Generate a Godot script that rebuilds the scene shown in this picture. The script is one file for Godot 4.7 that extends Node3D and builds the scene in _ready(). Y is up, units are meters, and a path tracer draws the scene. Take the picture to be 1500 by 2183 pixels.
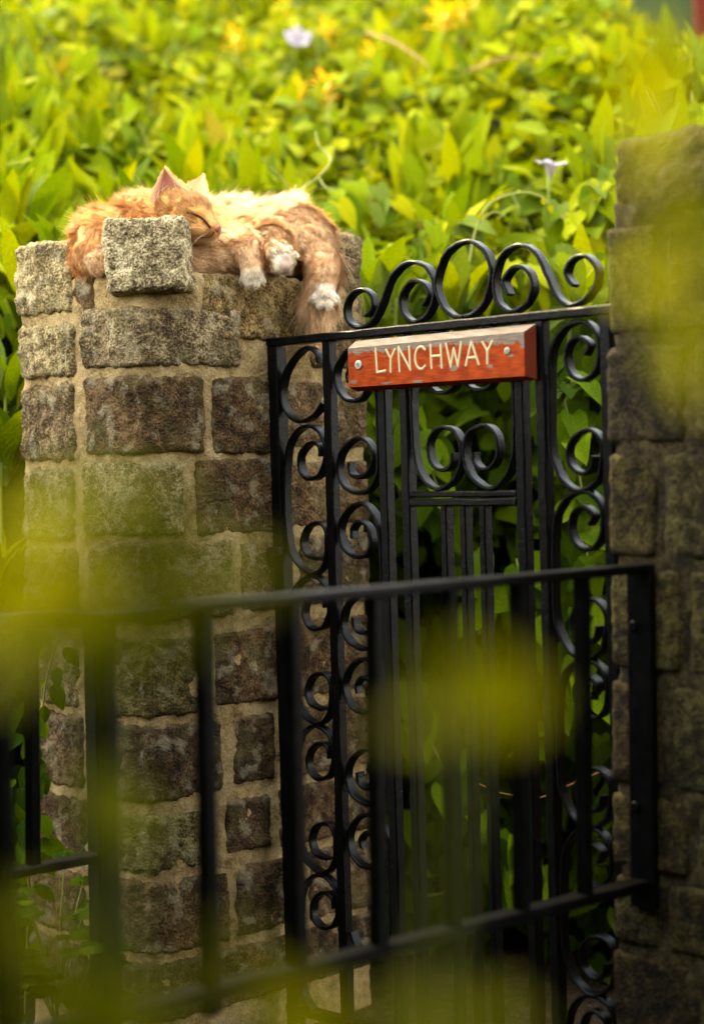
extends Node3D

# Site frame, metres: x runs along the gate, -z runs into the garden, y is up. The street corner of the left pillar stands at the origin.
const EYE := Vector3(2.396, 0.92, 1.916)
const S2 := 0.70710678
const AWAY := Vector3(-S2, 0, -S2)      # horizontal direction in which the garden bank rises
const ALONG := Vector3(S2, 0, -S2)      # horizontal direction along the bank

var rng := RandomNumberGenerator.new()
var n3 := FastNoiseLite.new()
var M := {}


# ---------------------------------------------------------------- mesh collecting
class Mb:
	var v := PackedVector3Array()
	var n := PackedVector3Array()
	var t := PackedVector2Array()
	var c := PackedColorArray()
	var i := PackedInt32Array()
	func vert(p: Vector3, nn: Vector3, uv := Vector2.ZERO, col := Color.WHITE) -> int:
		v.append(p); n.append(nn); t.append(uv); c.append(col)
		return v.size() - 1
	func tri(a: int, b: int, d: int) -> void:
		var g := (v[b] - v[a]).cross(v[d] - v[a])
		if g.dot(n[a] + n[b] + n[d]) > 0.0:
			i.append(a); i.append(d); i.append(b)
		else:
			i.append(a); i.append(b); i.append(d)
	func quad(a: int, b: int, d: int, e: int) -> void:
		tri(a, b, d); tri(a, d, e)
	func face(p: Array, nn: Vector3, uvs := []) -> void:
		var f := []
		for k in p.size():
			f.append(vert(p[k], nn, uvs[k] if uvs.size() else Vector2.ZERO))
		for k in range(1, p.size() - 1):
			tri(f[0], f[k], f[k + 1])
	func smooth() -> void:
		var a := PackedVector3Array()
		a.resize(v.size())
		for k in range(0, i.size(), 3):
			var g := (v[i[k + 2]] - v[i[k]]).cross(v[i[k + 1]] - v[i[k]])
			a[i[k]] += g; a[i[k + 1]] += g; a[i[k + 2]] += g
		for k in v.size():
			if a[k].length_squared() > 1e-20:
				n[k] = a[k].normalized()
	func mesh() -> ArrayMesh:
		var arr := []
		arr.resize(Mesh.ARRAY_MAX)
		arr[Mesh.ARRAY_VERTEX] = v
		arr[Mesh.ARRAY_NORMAL] = n
		arr[Mesh.ARRAY_TEX_UV] = t
		arr[Mesh.ARRAY_COLOR] = c
		arr[Mesh.ARRAY_INDEX] = i
		var m := ArrayMesh.new()
		m.add_surface_from_arrays(Mesh.PRIMITIVE_TRIANGLES, arr)
		return m


func put(called: String, m: Mesh, mat: Material, parent: Node = null, at := Transform3D()) -> MeshInstance3D:
	var o := MeshInstance3D.new()
	o.name = called
	o.mesh = m
	o.material_override = mat
	o.transform = at
	(parent if parent else self).add_child(o, true)
	return o


func thing(called: String, label: String, category: String, at := Vector3.ZERO, group := "") -> Node3D:
	var o := Node3D.new()
	o.name = called
	o.position = at
	add_child(o, true)
	tag(o, label, category, group)
	return o


func tag(o: Node, label: String, category: String, group := "", kind := "") -> void:
	if label: o.set_meta("label", label)
	if category: o.set_meta("category", category)
	if group: o.set_meta("group", group)
	if kind: o.set_meta("kind", kind)


func many(called: String, m: Mesh, mat: Material, xf: Array, cols: Array, parent: Node = null) -> MultiMeshInstance3D:
	var mm := MultiMesh.new()
	mm.transform_format = MultiMesh.TRANSFORM_3D
	mm.use_colors = true
	mm.mesh = m
	mm.instance_count = xf.size()
	for k in xf.size():
		mm.set_instance_transform(k, xf[k])
		mm.set_instance_color(k, cols[k])
	var o := MultiMeshInstance3D.new()
	o.name = called
	o.multimesh = mm
	o.material_override = mat
	(parent if parent else self).add_child(o, true)
	o.set_meta("kind", "stuff")
	return o


# ---------------------------------------------------------------- shapes
func spline(p: Array, sub := 5) -> PackedVector3Array:
	var out := PackedVector3Array()
	for k in p.size() - 1:
		var a: Vector3 = p[maxi(k - 1, 0)]
		var b: Vector3 = p[k]
		var d: Vector3 = p[k + 1]
		var e: Vector3 = p[mini(k + 2, p.size() - 1)]
		for s in sub:
			out.append(b.cubic_interpolate(d, a, e, float(s) / sub))
	out.append(p[-1])
	return out


# a bar of chamfered rectangular section; «side» is the fixed direction of its width w, th is its thickness in the plane across it
func sweep(mb: Mb, path: PackedVector3Array, side: Vector3, w: float, th: float, ch: float, wob := 0.0) -> void:
	var pr := [Vector2(th / 2, -w / 2 + ch), Vector2(th / 2, w / 2 - ch), Vector2(th / 2 - ch, w / 2), Vector2(-th / 2 + ch, w / 2),
		Vector2(-th / 2, w / 2 - ch), Vector2(-th / 2, -w / 2 + ch), Vector2(-th / 2 + ch, -w / 2), Vector2(th / 2 - ch, -w / 2)]
	var rings := []
	var nrm := []
	for k in path.size():
		var tg := (path[mini(k + 1, path.size() - 1)] - path[maxi(k - 1, 0)]).normalized()
		var nn := side.cross(tg).normalized()
		var ring := []
		for q in pr:
			var p: Vector3 = path[k] + nn * q.x + side * q.y
			if wob > 0.0:
				p += nn * n3.get_noise_3dv(p * 55.0) * wob + side * n3.get_noise_3dv(p * 48.0 + Vector3(9, 3, 1)) * wob
			ring.append(p)
		rings.append(ring)
		nrm.append(nn)
	for j in 8:
		var q0: Vector2 = pr[j]
		var q1: Vector2 = pr[(j + 1) % 8]
		var m2 := Vector2(q1.y - q0.y, q0.x - q1.x).normalized()
		var last := [-1, -1]
		for k in path.size():
			var nn: Vector3 = (nrm[k] * m2.x + side * m2.y).normalized()
			var a := mb.vert(rings[k][j], nn)
			var b := mb.vert(rings[k][(j + 1) % 8], nn)
			if k > 0:
				mb.quad(last[0], last[1], b, a)
			last = [a, b]
	for e in [0, path.size() - 1]:
		var tg := (path[1] - path[0]) if e == 0 else (path[e] - path[e - 1])
		mb.face(rings[e], (-tg if e == 0 else tg).normalized())


func bar(a: Vector3, b: Vector3, side: Vector3, w: float, th: float, wob := 0.0008) -> ArrayMesh:
	var p := PackedVector3Array()
	var k := maxi(2, int(a.distance_to(b) / 0.025))
	for j in k + 1:
		p.append(a.lerp(b, float(j) / k))
	var mb := Mb.new()
	sweep(mb, p, side, w, th, 0.0022, wob)
	return mb.mesh()


func tube(mb: Mb, path: PackedVector3Array, r0: float, r1: float, sides := 6, col := Color.WHITE) -> void:
	var last := []
	var ref := Vector3(0.31, 0.87, 0.41)
	for k in path.size():
		var tg := (path[mini(k + 1, path.size() - 1)] - path[maxi(k - 1, 0)]).normalized()
		var a := tg.cross(ref).normalized()
		var b := tg.cross(a)
		var r := lerpf(r0, r1, float(k) / maxf(1, path.size() - 1))
		var ring := []
		for s in sides:
			var d := a * cos(TAU * s / sides) + b * sin(TAU * s / sides)
			ring.append(mb.vert(path[k] + d * r, d, Vector2(float(s) / sides, float(k)), col))
		if k > 0:
			for s in sides:
				mb.quad(last[s], last[(s + 1) % sides], ring[(s + 1) % sides], ring[s])
		last = ring


func tube_mesh(pts: Array, r0: float, r1: float, sub := 5) -> ArrayMesh:
	var mb := Mb.new()
	tube(mb, spline(pts, sub), r0, r1)
	return mb.mesh()


# a stone: box with rounded edges, its faces pushed in and out; wear rounds off the edge nearest the vertical line through «corner»
func rough_block(at: Vector3, s: Vector3, r: float, cell: float, amp: float, sd: float, corner := Vector3(INF, 0, 0), wear := 0.0, origin := Vector3.ZERO) -> ArrayMesh:
	var mb := Mb.new()
	var nx := clampi(int(ceil(s.x / cell)), 2, 60)
	var ny := clampi(int(ceil(s.y / cell)), 2, 150)
	var nz := clampi(int(ceil(s.z / cell)), 2, 60)
	var h := s / 2.0
	r = minf(r, minf(h.x, minf(h.y, h.z)))
	var core := h - Vector3.ONE * r
	var id := PackedInt32Array()
	id.resize((nx + 1) * (ny + 1) * (nz + 1))
	id.fill(-1)
	var off := Vector3(sd * 7.3, sd * 3.1, sd * 5.7)
	for a in nx + 1:
		for b in ny + 1:
			var edge := a == 0 or a == nx or b == 0 or b == ny
			for k in (range(nz + 1) if edge else [0, nz]):
				var q := Vector3(lerpf(-h.x, h.x, float(a) / nx), lerpf(-h.y, h.y, float(b) / ny), lerpf(-h.z, h.z, float(k) / nz))
				var inn := q.clamp(-core, core)
				var d := (q - inn).normalized()
				var p := inn + d * r
				var w := at + p
				var u := w + off
				var bump := n3.get_noise_3dv(u * 13.0) * 0.7 + n3.get_noise_3dv(u * 38.0) * 0.5 + absf(n3.get_noise_3dv(u * 75.0)) * 0.6 - 0.2 + n3.get_noise_3dv(u * 140.0) * 0.35
				w += d * bump * amp
				if wear > 0.0:
					var dd := Vector2(w.x - corner.x, w.z - corner.z).length()
					w += Vector3(-1, 0, -1).normalized() * wear * exp(-dd * dd / 0.0016)
				id[(a * (ny + 1) + b) * (nz + 1) + k] = mb.vert(w - origin, d)
	for a in nx:
		for b in ny:
			for k in [0, nz]:
				mb.quad(id[(a * (ny + 1) + b) * (nz + 1) + k], id[((a + 1) * (ny + 1) + b) * (nz + 1) + k], id[((a + 1) * (ny + 1) + b + 1) * (nz + 1) + k], id[(a * (ny + 1) + b + 1) * (nz + 1) + k])
	for a in nx:
		for k in nz:
			for b in [0, ny]:
				mb.quad(id[(a * (ny + 1) + b) * (nz + 1) + k], id[((a + 1) * (ny + 1) + b) * (nz + 1) + k], id[((a + 1) * (ny + 1) + b) * (nz + 1) + k + 1], id[(a * (ny + 1) + b) * (nz + 1) + k + 1])
	for b in ny:
		for k in nz:
			for a in [0, nx]:
				mb.quad(id[(a * (ny + 1) + b) * (nz + 1) + k], id[(a * (ny + 1) + b + 1) * (nz + 1) + k], id[(a * (ny + 1) + b + 1) * (nz + 1) + k + 1], id[(a * (ny + 1) + b) * (nz + 1) + k + 1])
	mb.smooth()
	return mb.mesh()


# ---------------------------------------------------------------- textures and materials
func grey(size: int, freq: float, sd: int, oct := 3) -> PackedByteArray:
	var f := FastNoiseLite.new()
	f.noise_type = FastNoiseLite.TYPE_SIMPLEX_SMOOTH
	f.seed = sd
	f.frequency = freq
	f.fractal_octaves = oct
	return f.get_seamless_image(size, size).get_data()


func tex(size: int, data: PackedByteArray, rgb := true) -> ImageTexture:
	return ImageTexture.create_from_image(Image.create_from_data(size, size, false, Image.FORMAT_RGB8 if rgb else Image.FORMAT_L8, data))


# grit: stops = colours from dark to light, chosen by a mix of blotches and grain
func gritty(size: int, stops: Array, wl: float, wm: float, wf: float, speck: float, sd: int) -> Array:
	var lo := grey(size, 0.006, sd)
	var mi := grey(size, 0.03, sd + 1)
	var fi := grey(size, 0.11, sd + 2, 2)
	var sp := grey(size, 0.28, sd + 3, 1)
	var out := PackedByteArray()
	var hh := PackedByteArray()
	out.resize(size * size * 3)
	hh.resize(size * size)
	var last := stops.size() - 1
	for k in size * size:
		var f := fi[k] / 255.0 - 0.5
		var g := sp[k] / 255.0 - 0.5
		var t := 0.5 + (lo[k] / 255.0 - 0.5) * wl + (mi[k] / 255.0 - 0.5) * wm + f * wf + g * speck
		t = clampf(t, 0.0, 0.9999) * last
		var a: Color = stops[int(t)]
		var c := a.lerp(stops[int(t) + 1], t - int(t))
		out[k * 3] = int(clampf(c.r, 0, 1) * 255)
		out[k * 3 + 1] = int(clampf(c.g, 0, 1) * 255)
		out[k * 3 + 2] = int(clampf(c.b, 0, 1) * 255)
		hh[k] = int(clampf(0.5 + (mi[k] / 255.0 - 0.5) * 0.5 + f * 0.7 + g * 0.35, 0, 1) * 255)
	return [tex(size, out), tex(size, hh, false)]


func tri_mat(maps: Array, tint: Color, scale: float, relief: float, rough := 0.95, world := true) -> StandardMaterial3D:
	var m := StandardMaterial3D.new()
	m.albedo_color = (tint.srgb_to_linear() * 0.66).linear_to_srgb()
	m.albedo_texture = maps[0]
	m.heightmap_enabled = relief > 0.0
	m.heightmap_texture = maps[1]
	m.heightmap_scale = relief
	m.roughness = rough
	m.metallic_specular = 0.3
	m.uv1_triplanar = true
	m.uv1_world_triplanar = world
	m.uv1_scale = Vector3.ONE * scale
	return m


func c8(r: int, g: int, b: int) -> Color:
	return Color8(r, g, b)


func plain(lin: Color, rough := 0.8, spec := 0.5) -> StandardMaterial3D:
	var m := StandardMaterial3D.new()
	m.albedo_color = lin.linear_to_srgb()
	m.roughness = rough
	m.metallic_specular = spec
	return m


# lichen (pale) and moss (green brown) in patches of their own, see-through elsewhere
func patches(size: int) -> ImageTexture:
	var a := grey(size, 0.014, 301, 4)
	var b := grey(size, 0.011, 302, 4)
	var f := grey(size, 0.12, 303, 2)
	var out := PackedByteArray()
	out.resize(size * size * 4)
	for k in size * size:
		var g := (f[k] / 255.0 - 0.5) * 0.22
		var lich := smoothstep(0.60, 0.82, a[k] / 255.0 + g) * 0.4
		var moss := smoothstep(0.56, 0.78, b[k] / 255.0 + g) * 0.55
		var c := Color8(158, 148, 118) if lich > moss else Color8(74, 68, 34)
		out[k * 4] = c.r8
		out[k * 4 + 1] = c.g8
		out[k * 4 + 2] = c.b8
		out[k * 4 + 3] = int(maxf(lich, moss) * 255)
	return ImageTexture.create_from_image(Image.create_from_data(size, size, false, Image.FORMAT_RGBA8, out))


func variant(m: StandardMaterial3D) -> StandardMaterial3D:
	if not M.has("variants"): M.variants = {}
	if not M.variants.has(m):
		M.variants[m] = []
		for k in 4:
			var d: StandardMaterial3D = m.duplicate()
			var l: Color = m.albedo_color.srgb_to_linear() * [0.68, 0.82, 0.95, 1.08][k]
			d.albedo_color = Color(l.r * [1.06, 0.97, 1.0, 1.02][k], l.g, l.b * [0.9, 1.05, 1.0, 0.92][k]).linear_to_srgb()
			d.uv1_offset = Vector3(0.37 * k, 0.21 * k, 0.63 * k)
			d.detail_enabled = m != M.shaded_olive_stone and m != M.shade_stone
			d.detail_albedo = M.patches
			d.detail_uv_layer = BaseMaterial3D.DETAIL_UV_1
			M.variants[m].append(d)
	return M.variants[m][rng.randi() % 4]


func leaf_texture() -> Array:
	var w := 128
	var h := 256
	var im := Image.create(w, h, false, Image.FORMAT_RGB8)
	var hm := Image.create(w, h, false, Image.FORMAT_L8)
	for y in h:
		for x in w:
			var u := absf((x + 0.5) / w - 0.5) * 2.0
			var v := (y + 0.5) / h
			var q := v * 9.0 - u * 2.6
			q = absf(q - round(q))
			var vein := clampf(1.0 - q / 0.09, 0, 1) * (1.0 - u * 0.6)
			var mid := clampf(1.0 - u / 0.075, 0, 1)
			var nz := n3.get_noise_2d(x * 0.06, y * 0.06) * 0.5 + n3.get_noise_2d(x * 0.3 + 50, y * 0.3) * 0.25
			var e := maxf(vein * 0.5, mid)
			var b := 0.88 + nz * 0.14
			im.set_pixel(x, y, Color(minf(1, b + e * 0.14), minf(1, b + e * 0.1), minf(1, b * 0.92 + e * 0.35)))
			hm.set_pixel(x, y, Color(0.62 - e * 0.45 + nz * 0.12 + 0.12 * cos(q * PI * 2.0 + PI), 0, 0))
	return [ImageTexture.create_from_image(im), ImageTexture.create_from_image(hm)]


func leaf_mat(maps: Array, tint: Color, back := 0.8, rough := 0.6) -> StandardMaterial3D:
	var m := StandardMaterial3D.new()
	m.albedo_color = (tint * 0.8).linear_to_srgb()
	m.albedo_texture = maps[0]
	m.vertex_color_use_as_albedo = true
	m.roughness = rough
	m.metallic_specular = 0.09
	m.heightmap_enabled = true
	m.heightmap_texture = maps[1]
	m.heightmap_scale = 0.16
	m.backlight_enabled = true
	m.backlight = Color(back, back, back * 0.35)
	m.cull_mode = BaseMaterial3D.CULL_DISABLED
	return m


# a leaf of length 1 along +z with its upper side to +y: rows of [z on the midrib, z on the edge, half width]
func leaf_shape(rows: Array, fold: float, curl: float, wave: float, sd: int) -> ArrayMesh:
	var mb := Mb.new()
	var last := []
	for k in rows.size():
		var r: Array = rows[k]
		var ring := []
		for j in 5:
			var s := (j - 2) / 2.0
			var z := lerpf(r[0], r[1], absf(s))
			var x: float = s * r[2]
			var y: float = absf(s) * r[2] * fold - curl * z * z + wave * sin(z * 9.0 + s * 2.0 + sd) * absf(s)
			ring.append(mb.vert(Vector3(x, y, z), Vector3.UP, Vector2(0.5 + s * 0.5, 1.0 - z)))
		if k > 0:
			for j in 4:
				mb.quad(last[j], last[j + 1], ring[j + 1], ring[j])
		last = ring
	mb.smooth()
	return mb.mesh()


func aim(at: Vector3, along: Vector3, up: Vector3, size: float, wide := 1.0) -> Transform3D:
	var z := along.normalized()
	var x := up.cross(z)
	if x.length() < 0.01:
		x = Vector3.RIGHT
	x = x.normalized()
	return Transform3D(Basis(x * size * wide, z.cross(x) * size, z * size), at)


func rv(s := 1.0) -> Vector3:
	return Vector3(rng.randf_range(-s, s), rng.randf_range(-s, s), rng.randf_range(-s, s))


func bank_at(l: float, d: float, y: float) -> Vector3:
	return Vector3(EYE.x, 0, EYE.z) + ALONG * l + AWAY * d + Vector3(0, y, 0)


func bank_front(l: float) -> float:
	return 3.82 + 0.06 * sin(l * 7.0) - 0.28 * smoothstep(-0.55, -0.72, l) - 0.25 * smoothstep(0.25, 0.6, l)


func bank_height(l: float, d: float) -> float:
	var f := bank_front(l)
	if d < f: return 0.0
	var y := 1.18 * smoothstep(0.0, 0.12, d - f) + 0.485 * maxf(0.0, d - f - 0.08)
	y += 0.07 * n3.get_noise_2d(l * 2.2, d * 2.2) * smoothstep(0.1, 0.5, d - f)
	y -= 0.5 * smoothstep(0.72, 1.05, l) * smoothstep(4.6, 6.0, d)
	return minf(y, 2.75)


# ---------------------------------------------------------------- the scene
func _ready() -> void:
	rng.seed = 4711
	n3.noise_type = FastNoiseLite.TYPE_SIMPLEX_SMOOTH
	n3.frequency = 1.0
	n3.fractal_type = FastNoiseLite.FRACTAL_NONE
	n3.seed = 11
	stage()
	materials()
	ground_and_bank()
	left_pillar()
	right_pillar()
	gate()
	name_board()
	railings()
	cat()
	foliage()
	flowers()
	near_shoots()
	herbs()
	surroundings()


func stage() -> void:
	var cam := Camera3D.new()
	cam.name = "camera"
	var pitch := atan(151.0 / 4000.0)
	var roll := 0.015
	var fwd := AWAY * cos(pitch) - Vector3.UP * sin(pitch)
	var up1 := Vector3.UP * cos(pitch) + AWAY * sin(pitch)
	var right := ALONG * cos(roll) - up1 * sin(roll)
	var up := up1 * cos(roll) + ALONG * sin(roll)
	var at := CameraAttributesPhysical.new()
	at.frustum_focal_length = 43.97
	at.frustum_focus_distance = 3.08
	at.frustum_near = 0.05
	at.frustum_far = 120.0
	at.exposure_aperture = 1.3
	cam.attributes = at
	cam.fov = rad_to_deg(2.0 * atan(1091.5 / 4000.0))
	cam.near = 0.05
	cam.far = 120.0
	cam.transform = Transform3D(Basis(right, up, -fwd), EYE)
	add_child(cam)
	cam.current = true
	var env := Environment.new()
	env.background_mode = Environment.BG_SKY
	var sky := ProceduralSkyMaterial.new()
	sky.sky_top_color = Color(0.64, 0.67, 0.7)
	sky.sky_horizon_color = Color(1.0, 0.98, 0.92)
	sky.sky_curve = 0.35
	sky.ground_bottom_color = Color(0.12, 0.11, 0.07)
	sky.ground_horizon_color = Color(0.3, 0.3, 0.2)
	sky.sun_angle_max = 40.0
	env.sky = Sky.new()
	env.sky.sky_material = sky
	env.background_energy_multiplier = 1.3
	env.tonemap_mode = Environment.TONE_MAPPER_LINEAR
	env.tonemap_exposure = 9.4
	env.sdfgi_enabled = true
	env.ssao_enabled = true
	env.ssil_enabled = true
	var we := WorldEnvironment.new()
	we.name = "world_environment"
	we.environment = env
	add_child(we)
	var sun := DirectionalLight3D.new()
	sun.name = "sun"
	sun.light_energy = 0.45
	sun.light_color = Color(1.0, 0.91, 0.72)
	sun.light_angular_distance = 11.0
	sun.shadow_enabled = true
	var to_sun := (ALONG * -0.5 + AWAY * 0.6 + Vector3.UP * 1.0).normalized()
	sun.basis = Basis.looking_at(-to_sun, Vector3.UP)
	add_child(sun)


func materials() -> void:
	var st := gritty(640, [c8(56, 48, 38), c8(108, 94, 72), c8(160, 144, 114), c8(204, 190, 158), c8(240, 232, 208)], 0.7, 1.0, 1.1, 0.75, 21)
	M.patches = patches(512)
	M.light_stone = tri_mat(st, c8(214, 204, 176), 2.1, 0.35)
	M.grey_stone = tri_mat(st, c8(210, 194, 168), 2.1, 0.35)
	M.sandy_stone = tri_mat(st, c8(205, 182, 142), 2.1, 0.3)
	M.block_stone = tri_mat(st, c8(246, 238, 216), 2.4, 0.3, 0.95, false)
	M.shaded_olive_stone = tri_mat(st, c8(116, 110, 66), 2.1, 0.3)  # right pillar stone: olive tone, darkened further to carry shade
	M.shade_stone = tri_mat(st, c8(98, 87, 60), 2.1, 0.3)  # second right pillar tint, its shade put into the colour
	M.brown_stone = tri_mat(st, c8(168, 142, 114), 2.1, 0.3)
	M.dark_stone = tri_mat(st, c8(140, 116, 92), 2.1, 0.3)
	M.green_stone = tri_mat(st, c8(172, 164, 118), 2.1, 0.3)
	var mo := gritty(512, [c8(112, 92, 60), c8(166, 144, 104), c8(196, 174, 132), c8(216, 198, 158)], 0.8, 0.7, 0.6, 0.5, 55)
	M.mortar = tri_mat(mo, c8(240, 230, 208), 2.6, 0.2)
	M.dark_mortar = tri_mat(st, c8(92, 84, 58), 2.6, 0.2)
	var pt := gritty(256, [c8(5, 5, 5), c8(8, 8, 8), c8(13, 13, 13), c8(34, 30, 26)], 0.5, 0.6, 0.3, 0.2, 77)
	M.iron = tri_mat(pt, Color.WHITE, 6.0, 0.05, 0.36)
	M.iron.metallic_specular = 0.2
	var so := gritty(512, [c8(34, 30, 18), c8(62, 52, 32), c8(92, 78, 50), c8(128, 110, 76)], 0.7, 0.8, 0.8, 0.6, 91)
	M.soil = tri_mat(so, c8(150, 140, 110), 1.2, 0.8)
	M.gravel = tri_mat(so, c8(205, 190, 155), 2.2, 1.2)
	M.undergrowth = tri_mat(so, c8(80, 95, 40), 1.6, 0.8)
	M.leaf_maps = leaf_texture()
	M.leaf = leaf_mat(M.leaf_maps, Color(1, 1, 1))
	M.tints = [Color(0.24, 0.31, 0.002), Color(0.165, 0.245, 0.003), Color(0.33, 0.37, 0.002), Color(0.10, 0.165, 0.004), Color(0.44, 0.42, 0.002), Color(0.17, 0.23, 0.03), Color(0.045, 0.085, 0.003)]  # last green is darkened to imitate leaves in shade
	M.leaves = []
	for c in M.tints:
		M.leaves.append(leaf_mat(M.leaf_maps, c))
	M.near_leaf = leaf_mat(M.leaf_maps, Color(0.175, 0.18, 0.001), 0.95, 0.7)
	M.sunlit_leaf = leaf_mat(M.leaf_maps, Color(0.50, 0.49, 0.003), 1.0, 0.7)  # brighter copy of the near leaf, sunlight put into its tint
	M.sunlit_leaf.metallic_specular = 0.1
	M.sunlit_leaf.vertex_color_use_as_albedo = false
	M.near_leaf.metallic_specular = 0.1
	M.near_leaf.vertex_color_use_as_albedo = false
	M.stem = plain(Color(0.22, 0.26, 0.03), 0.6)
	M.vine = plain(Color(0.20, 0.21, 0.03), 0.7)
	M.lance = []
	M.heart = []
	M.ovate = []
	for k in 3:
		M.lance.append(leaf_shape([[0, 0, 0.03], [0.12, 0.12, 0.085], [0.3, 0.3, 0.135], [0.5, 0.5, 0.15], [0.7, 0.7, 0.125], [0.88, 0.88, 0.06], [1, 1, 0]], 0.35, 0.12 + 0.14 * k, 0.01, k))
		M.heart.append(leaf_shape([[0, -0.16, 0.2], [0.08, -0.01, 0.33], [0.25, 0.2, 0.35], [0.45, 0.42, 0.29], [0.65, 0.63, 0.2], [0.84, 0.83, 0.1], [1, 1, 0]], 0.25, 0.1 + 0.12 * k, 0.025, k))
		M.ovate.append(leaf_shape([[0, 0, 0.03], [0.12, 0.1, 0.18], [0.3, 0.28, 0.28], [0.5, 0.5, 0.29], [0.7, 0.7, 0.22], [0.87, 0.87, 0.12], [1, 1, 0]], 0.2, 0.1 + 0.1 * k, 0.03, k))


func ground_and_bank() -> void:
	var g := PlaneMesh.new()
	g.size = Vector2(90, 90)
	var o := put("ground", g, M.soil, null, Transform3D(Basis(), Vector3(0, -0.12, 0)))
	tag(o, "bare brown soil around the pillars and under the plants", "ground", "", "structure")
	var p := PlaneMesh.new()
	p.size = Vector2(0.84, 7.0)
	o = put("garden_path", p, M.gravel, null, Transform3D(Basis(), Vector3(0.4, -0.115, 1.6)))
	tag(o, "gravel path running through the gateway", "path", "", "structure")
	var mb := Mb.new()
	var rows := []
	for a in 46:
		var row := []
		for b in 60:
			var l := lerpf(-2.6, 2.4, a / 45.0)
			var f := bank_front(l)
			var d := f + (b * 0.012 if b < 14 else 0.168 + (b - 14) * 0.075)
			var y := bank_height(l, d) - (0.07 if b > 0 else 0.35)
			row.append(mb.vert(bank_at(l, d + 0.05, y) + Vector3.UP * 0.03 * n3.get_noise_2d(l * 9, d * 9), Vector3.UP))
		rows.append(row)
	for a in 45:
		for b in 59:
			mb.quad(rows[a][b], rows[a + 1][b], rows[a + 1][b + 1], rows[a][b + 1])
	mb.smooth()
	o = put("bank_terrain", mb.mesh(), M.undergrowth)
	tag(o, "earth of the overgrown garden bank rising behind the gate", "bank", "", "structure")


func stone(parent: Node3D, x0: float, x1: float, y0: float, y1: float, z0: float, z1: float, mat: Material, amp := 0.006, r := 0.013, corner := Vector3(INF, 0, 0), wear := 0.0, cell := 0.0075) -> void:
	var at := Vector3((x0 + x1) / 2, (y0 + y1) / 2, (z0 + z1) / 2)
	var s := Vector3(absf(x1 - x0), absf(y1 - y0), absf(z1 - z0))
	put("stone", rough_block(at, s, r, cell, amp, rng.randf() * 10.0, corner, wear, parent.position), variant(mat), parent)


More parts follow.
